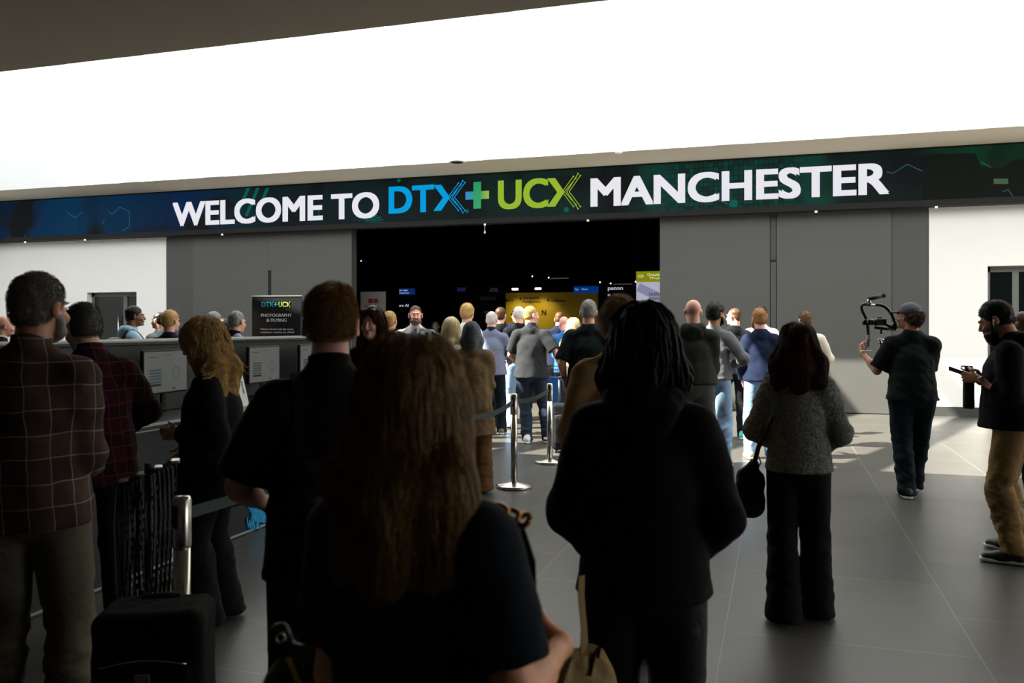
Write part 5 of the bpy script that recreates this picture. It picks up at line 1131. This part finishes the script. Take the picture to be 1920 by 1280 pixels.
FAR = [
 # label, u, d, kwargs
 ('person with a shaved head in a dark olive hooded jacket, right of the locs', 1299, 8.6, dict(H=1.875, face=2, head=(12, 0), skin='pink', W=1.12, G=1.15, top=dict(mat=olive_d, t=.034, hem=.97, hood=True, name='jacket'), bottom=dict(mat=grey_tr, wide=.03), arms=('front', 'front'))),
 ('person with dark hair in a grey jumper and light blue jeans', 1338, 9.6, dict(H=1.86, face=-10, head=(-32, 2), skin='tan', W=1.0, top=dict(mat=grey_sw, t=.022, hem=.96), bottom=dict(mat=jean_l, wide=.024, fold=.01), sole=SOLE_W, arms=('front', dict(w=(.18, .16, 1.12), e=(1, -1, 0))), feet=((-.12, .1), (.13, -.05)), hair=dict(style='short', mat=H_BK, vol=.022, n=700, len=.02, beard=.01))),
 ('person with thinning hair in a black jacket and turquoise trainers', 1376, 12.0, dict(H=1.86, face=8, head=(46, 0), skin='pink', W=1.02, top=dict(mat=BLACK, t=.026, hem=.88, name='jacket'), bottom=dict(mat=BLACK, wide=.02), shoe=m_turq, sole=SOLE_W, feet=((-.16, .05), (.10, -.05)), arms=('front', 'front'), hair=dict(style='buzz', mat=H_BR, vol=.002, n=200, len=.005, plane=(.0, .05)))),
 ('person with strawberry blond hair in a navy jacket and pale jeans', 1426, 10.2, dict(H=1.81, face=6, head=(22, 4), skin='pink', W=.98, top=dict(mat=navy, t=.028, hem=.93, name='jacket'), bottom=dict(mat=jean_l, wide=.024), shoe=m_beige, sole=SOLE_W, arms=('pocket', 'front'), feet=((-.13, -.02), (.12, .06)), hair=dict(style='short', mat=H_GI, vol=.018, n=700, len=.018, beard=.004))),
 ('person in a white shirt and dark cap facing the hall, behind the navy jacket', 1427, 12.4, dict(H=1.89, face=-4, W=1.08, skin='tan', top=dict(mat=white_c, t=.018, hem=.92), bottom=dict(mat=navy), arms=('front', 'front'), hair=dict(style='short', mat=H_BK, vol=.016, n=300))),
 ('person in a cream long-sleeved jumper standing near the right grey panel', 1512, 11.2, dict(H=1.80, face=4, head=(22, 2), W=1.08, G=1.1, skin='fair', top=dict(mat=cream_c, t=.022, hem=.9), bottom=dict(mat=BLACK), arms=(dict(w=(.06, .26, 1.1), e=(1, -.4, -.4)), dict(w=(.12, .24, 1.08), e=(1, -.6, -.2))), hair=dict(style='short', mat=H_BR, vol=.012, n=400, len=.014))),
 ('person in a camel coat with a grey hood over the hair', 884, 8.1, dict(H=1.635, face=10, W=1.0, G=1.15, skin='tan', top=dict(mat=camel, t=.040, hem=.62, name='coat', flare=.03, fold=.008), bottom=dict(mat=brown_sk, wide=.06, flare=.02), arms=('front', 'front'), hair=dict(style='long', mat=cloth('grey_scarf', (96, 98, 102), .5), length=.17, width=.06, vol=.020, n=0, rough=.004, part=-.02, fronty=.03, tip=.05))),
 ('person with golden hair in a white top left of the man with white hair', 874, 12.0, dict(H=1.911, face=-6, head=(-16, 4), W=.96, skin='fair', top=dict(mat=white_c, t=.016), arms=('down', 'front'), hair=dict(style='short', mat=H_BL, vol=.026, n=900, len=.022))),
 ('person with long pale blonde hair between the grey hood and the golden hair', 846, 9.6, dict(H=1.69, face=-6, W=.88, skin='fair', top=dict(mat=cream_c, t=.016), hair=dict(style='long', mat=hairmat('pale_blond_hair', (190, 170, 120), (240, 226, 186)), length=.30, width=.09, vol=.022, n=700, steps=18))),
 ('person with white hair in a blue-grey fleece jumper and dark trousers', 921, 12.4, dict(H=1.81, face=-2, head=(-12, 2), W=1.10, G=1.12, skin='pink', top=dict(mat=blue_fl, t=.026, hem=.88, collar=navy), bottom=dict(mat=slate, wide=.026), shoe=mat('tan_shoe', (120, 100, 76), .6), sole=SOLE_W, arms=(dict(w=(.24, .16, .98), e=(.8, -1, 0)), dict(w=(.24, .26, 1.05), e=(.8, -1, -.2))), feet=((-.16, -.06), (.15, .10)), hair=dict(style='short', mat=H_WH, vol=.010, n=900, len=.012, nape=-.07))),
 ('person with brown hair in a black jacket behind the white-haired man', 939, 13.8, dict(H=1.90, face=-8, head=(-14, 0), W=1.05, skin='pink', top=dict(mat=BLACK, t=.024, name='jacket'), arms=('front', 'front'), hair=dict(style='short', mat=H_BR, vol=.016, n=400))),
 ('person in a dark grey tee and jeans looking right with one hand on a suitcase', 996, 11.5, dict(H=1.875, face=-8, head=(-50, 0), W=1.10, G=1.1, skin='pink', faced=True, top=dict(mat=char, sleeve=.55, t=.022, hem=.86, collar=True, fold=.009), bottom=dict(mat=jean_d, wide=.024, fold=.010), shoe=m_whs, sole=SOLE_W, hands=(0, .007), arms=(dict(w=(.17, .22, 1.0), e=(1, -.8, -.1)), dict(w=(.37, .06, .965), e=(.5, -1, 0))), feet=((-.05, .02), (.20, .12)), hair=dict(style='buzz', mat=H_BL, vol=.003, n=500, len=.006))),
 ('person with a bald head and light jeans behind the dark grey tee', 972, 13.2, dict(H=1.91, face=20, head=(20, 0), W=1.05, skin='fair', top=dict(mat=BLACK, t=.024, hem=1.0), bottom=dict(mat=jean_l, wide=.026), arms=('front', 'front'), hair=dict(style='buzz', mat=H_WH, vol=.004, n=200, len=.006))),
 ('person in a navy jumper standing in the hall mouth before the yellow stand', 1048, 15.2, dict(H=1.86, face=-12, head=(0, 12), W=1.1, skin='fair', top=dict(mat=navy, t=.022), arms=('front', 'front'), hair=dict(style='short', mat=H_BR, vol=.012, n=300))),
 ('person with a bald head in a bright blue shirt right of the dark grey tee', 1061, 13.6, dict(H=1.775, face=6, head=(20, 16), W=1.04, skin='pink', top=dict(mat=blue_s, t=.016), arms=('phone', 'phone'))),
 ('person with pale blonde hair in an olive camouflage jacket', 1075, 12.6, dict(H=1.71, face=16, W=.95, skin='fair', top=dict(mat=CAMO, t=.030, hem=.82, name='jacket'), bottom=dict(mat=cloth('grey_leggings', (48, 48, 50)), wide=.012), arms=('phone', 'front'), hair=dict(style='long', mat=hairmat('pale_blond_hair', (190, 170, 120), (240, 226, 186)), length=.24, width=.08, vol=.022, n=700, steps=16))),
 ('person with steel grey hair and a tattooed forearm in a black tee', 1104, 9.0, dict(H=1.88, face=-6, head=(6, 6), W=1.14, G=1.12, skin='pink', top=dict(mat=tee_g, sleeve=.58, t=.022, hem=.9, fold=.008), bottom=dict(mat=jean_d), hands=(.007, 0), arms=(dict(w=(.225, .05, .93), e=(.5, -1, 0)), 'front'), hair=dict(style='short', mat=H_GR, vol=.014, n=1100, len=.014))),
 ('person with long auburn hair and sunglasses on the head, facing the camera side', 699, 6.4, dict(H=1.745, face=152, head=(6, 4), W=.92, skin='fair', faced=True, top=dict(mat=blkwool, t=.022), arms=('front', 'front'), hair=dict(style='long', mat=H_RD, length=.36, width=.085, vol=.018, n=1600, steps=26, seg=.015, r=.0011, rough=.004, part=.018, wave=.1, rnd=.08))),
 ('person with short pale blond hair in a white shirt beside the tie wearer', 731, 10.2, dict(H=1.775, face=-8, head=(-14, 0), W=1.1, skin='pink', top=dict(mat=white_c, t=.018), hair=dict(style='short', mat=H_BL, vol=.014, n=700, len=.014))),
 ('person in a white shirt and grey tie facing the queue with one arm out', 779, 11.2, dict(H=1.875, face=182, head=(0, 2), W=1.24, G=1.28, skin='pink', faced=True, top=dict(mat=white_c, t=.020, collar=True), hands=(.006, 0), arms=(dict(w=(.47, .22, 1.22), e=(.1, -.4, -1), curl=.2), dict(w=(.3, .1, .9), e=(.6, -1, 0))), hair=dict(style='short', mat=H_BR, vol=.004, n=400, len=.008, beard=.004, plane=(.066, .075)))),
 ('person in a grey shirt with a lanyard standing in the dark hall', 817, 18.2, dict(H=1.70, face=178, W=.95, skin='dark', top=dict(mat=cloth('dim_grey', (120, 120, 124)), t=.016), arms=('front', 'front'), hair=dict(style='short', mat=H_BK, vol=.012, n=0))),
 ('person in pale blue with a backpack walking right past the dark door', 249, 10.5, dict(H=1.85, face=-84, head=(0, 2), W=.96, skin='brown', faced=True, top=dict(mat=ltblue, t=.022, hood=True), hair=dict(style='short', mat=H_BK, vol=.010, n=500, len=.008), extra=backpack('grey backpack worn by the walker in pale blue', cloth('grey_backpack', (120, 120, 112)), (.14, .09, .22), 1.2, navy))),
 ('person with a greying head half hidden left of the blond navy wearer', 299, 12.2, dict(H=1.80, face=40, head=(10, 0), W=1.0, skin='tan', top=dict(mat=grey_sw, t=.02), hair=dict(style='buzz', mat=H_DK, vol=.005, n=200, len=.005))),
 ('person with golden short hair in a navy top behind the desk ledge', 319, 9.6, dict(H=1.775, face=-30, head=(-16, 0), W=1.05, skin='pink', top=dict(mat=navy, t=.02), hair=dict(style='short', mat=H_GO, vol=.016, n=800, len=.014))),
 ('person with iron grey hair just above the blonde woman', 401, 10.3, dict(H=1.775, face=-24, head=(-16, 0), W=1.04, skin='pink', top=dict(mat=grey_sw, t=.02), hair=dict(style='short', mat=H_GR, vol=.012, n=700, len=.012))),
 ('person with black hair almost hidden between two grey heads', 420, 12.4, dict(H=1.71, face=60, W=1.0, skin='brown', top=dict(mat=BLACK, t=.02), hair=dict(style='short', mat=H_BK, vol=.012, n=300))),
 ('person with cropped hair in a lavender shirt left of the dark notice', 440, 9.2, dict(H=1.77, face=-30, head=(-14, 4), W=1.08, skin='pink', top=dict(mat=lav, t=.02, collar=BLACK), hair=dict(style='buzz', mat=H_GR, vol=.006, n=500, len=.007))),
 ('person with a bald head in a dark suit at the far left edge', 4, 9.3, dict(H=1.715, face=-80, head=(0, 2), W=1.0, skin='pink', faced=True, top=dict(mat=cloth('dark_red_jacket', (44, 18, 24)), t=.024, collar=white_c))),
 ('person in a navy coat hidden between the two plaid shirts', 150, 7.0, dict(H=1.60, face=10, W=1.1, skin='fair', top=dict(mat=navy, t=.03), hair=dict(style='short', mat=H_DK, vol=.012, n=200))),
]
for lb, u, d, kw in FAR:
    i = person(lb, u, d, **kw)
    if 'tie' in lb and 'facing the queue' in lb:
        s = i['s']; tm = MB(); y0 = .108*i['G']+.02+.012
        tm.add([Vector(p)*s for p in [(-.018, .075, 1.50), (.018, .075, 1.50), (.014, .085, 1.47), (-.014, .085, 1.47), (.034, y0+.012, 1.18), (-.034, y0+.012, 1.18), (0, y0+.012, 1.12), (.026, y0+.004, 1.33), (-.026, y0+.004, 1.33)]], [(0, 1, 2, 3), (3, 2, 7, 8), (8, 7, 4, 5), (5, 4, 6)])
        o = tm.build('tie', cloth('grey_tie', (62, 64, 62)), i['root']); md = o.modifiers.new('t', 'SOLIDIFY'); md.thickness = .012; md.offset = 0
    if 'auburn' in lb:
        s = i['s']; hd = i['hd']; b = held(i, 'sunglasses', 'pink-rimmed sunglasses on top of the auburn hair', 'sunglasses')
        for sx in (-1, 1): k = SDF().add(ell(hd(sx*.032, .050, .108), (.025, .009, .012), i['Rh']), .01); sdf_part(b, 'lens', k, .005, mat('pink_lens', (226, 190, 186), .15), s)
    if 'tattooed' in lb:
        s = i['s']; k = SDF().add(rc(i['E'][0]*.85+i['Wr'][0]*.15, i['E'][0]*.3+i['Wr'][0]*.7, .0425, .034, flat=(i['Hf'][0][1], .87), capa=True, capb=True), .01)
        tt = NT('tattoo_ink'); tt.col(tt.ramp(tt.noise(45, 3), [(.46, srgb(200, 150, 130)), (.56, srgb(96, 74, 70))])).set(Roughness=.6); sdf_part(i['root'], 'tattoo', k, .006, tt.m, s)

# ------------------------------------------------------------------ luggage, bin, lanyard rack
def suitcase(label, loc, rz, w_, dp, h, m, handle):
    r_ = empty('suitcase', loc, rz); tag(r_, label, 'suitcase')
    k = SDF().add(rbox((0, 0, .04+h/2), (w_/2, dp/2, h/2), .045), .01).add(rbox((0, -dp/2-.005, .04+h*.42), (w_*.4, .03, h*.3), .025), .01); k.disp = waves(8, 6, .004); sdf_part(r_, 'body', k, .010, m)
    for sx in (-1, 1):
        for sy in (-1, 1): MB().lathe([(.0, -.012), (.025, -.012), (.025, .012), (0, .012)], 14, M=Matrix.Translation((sx*(w_/2-.05), sy*(dp/2-.04), .026)) @ Matrix.Rotation(R(90), 4, 'Y')).build('wheel', m_black, r_)
        MB().tube([(sx*.07, dp*.3, h), (sx*.07, dp*.3, handle-.03)], .009).build('handle_tube', m_steel, r_)
    MB().tube([(-.075, dp*.3, handle-.03), (-.06, dp*.3, handle), (.06, dp*.3, handle), (.075, dp*.3, handle-.03)], .013).build('pull_handle', m_black, r_)
    MB().box((-.025, -dp/2-.042, h*.72), (.025, -dp/2-.034, h*.72+.03), .002).build('badge', m_steel, r_)
    MB().tube([(x_*w_*.38, -dp/2-.034, .04+h*.74+.02*math.cos(x_*1.5)) for x_ in [q/5-1 for q in range(11)]], .003).build('zip', m_steel, r_)
suitcase('black fabric suitcase with raised handle beside the far barrier post', at(1058, 10.7), PSI-.1, .30, .24, .58, cloth('luggage_black', (18, 20, 22), .4), .95)
suitcase('large black soft suitcase in the dark lower left, before the nearest barrier post', at(292, 2.92), PSI+.15, .36, .26, .60, cloth('luggage_jet', (8, 9, 9), .4), .64)
bn = empty('brochure_bin', at(1039, 13.3), PSI); tag(bn, 'blue plinth topped by a wire basket, behind the hand on the suitcase', 'bin')
MB().box((-.10, -.10, 0), (.10, .10, .80), .006).build('plinth', mat('plinth_blue', (26, 74, 128), .4), bn)
wb = MB()
for k in range(9):
    x_ = -.10+k*.025; wb.tube([(x_, -.10, .80), (x_, -.11, .97)], .003, 5).tube([(x_, .10, .80), (x_, .11, .97)], .003, 5)
    wb.tube([(-.10, x_, .80), (-.11, x_, .97)], .003, 5).tube([(.10, x_, .80), (.11, x_, .97)], .003, 5)
for z_ in (.85, .91, .97): wb.tube([(-.11, -.11, z_), (.11, -.11, z_), (.11, .11, z_), (-.11, .11, z_), (-.11, -.11, z_)], .004, 5)
wb.build('wire_basket', m_gb, bn)
lr = empty('lanyard_rack', at(278, 3.75), PSI+.35); tag(lr, 'black lanyard rack with bright metal hooks left of the nearest barrier post', 'rack')
MB().box((-.16, -.14, 0), (.16, .14, .02), .004).build('base', m_black, lr); MB().tube([(0, 0, .02), (0, 0, .99)], .016).build('pole', m_black, lr)
MB().tube([(-.12, 0, .90), (.12, .02, .99)], .012).build('rail', m_black, lr)
rnd = random.Random(12); m_hook = mat('hook_metal', (215, 212, 205), .25, metal=1)
m_lny = mat('lanyard_black', (10, 11, 14), .7); m_lpr = mat('lanyard_print', (34, 34, 33), .7)
for k in range(4):
    x_ = -.10+k*.07; z_ = .915+k*.025
    MB().box((x_-.016, -.05, z_), (x_+.022, .03, z_+.012), .003).build('hook', m_hook, lr)
proto = None
for k in range(13):
    x_ = -.115+.018*k; z_ = .905+.0065*k; y_ = -.035-.006*(k % 3); L_z = .50+.05*((k*5) % 4)
    loc = lr.matrix_world @ Vector((0, 0, 0)); Mr = Matrix.Translation(lr.location) @ Matrix.Rotation(lr.rotation_euler.z, 4, 'Z')
    if proto is None:
        proto = empty('lanyard', Mr @ Vector((x_, y_, z_-.62)), lr.rotation_euler.z+.2)
        MB().ribbon([(-.012, 0, .62), (-.020, .004, .45), (-.012, 0, .2), (-.002, 0, .06), (.0, 0, .02)], .014, .0015, (.5, 1, 0)).ribbon([(-.012, 0, .62), (.0, -.012, .625), (.012, 0, .61), (.018, -.004, .42), (.010, 0, .2), (.002, 0, .06)], .014, .0015, (.5, -1, 0)).build('webbing', m_lny, proto)
        g = MB(); rr = random.Random(2)
        for q in range(12): z2 = .1+q*.04; g.box((.008+.006*math.sin(q), -.010, z2), (.016+.006*math.sin(q), -.0085, z2+.018+.008*rr.random()))
        g.build('print', m_lpr, proto); MB().tube([(0, 0, .03), (0, 0, 0)], .004).build('clip', m_hook, proto); o = proto
    else:
        o = proto.copy(); COL.objects.link(o)
        for ch in list(proto.children): c = ch.copy(); COL.objects.link(c); c.parent = o
        o.location = Mr @ Vector((x_, y_, z_-.62)); o.rotation_euler = (0, 0, lr.rotation_euler.z+rnd.uniform(-.5, .9))
    tag(o, 'black printed lanyard hanging from the rack by the nearest barrier post', 'lanyard', 'black lanyards on the rack')
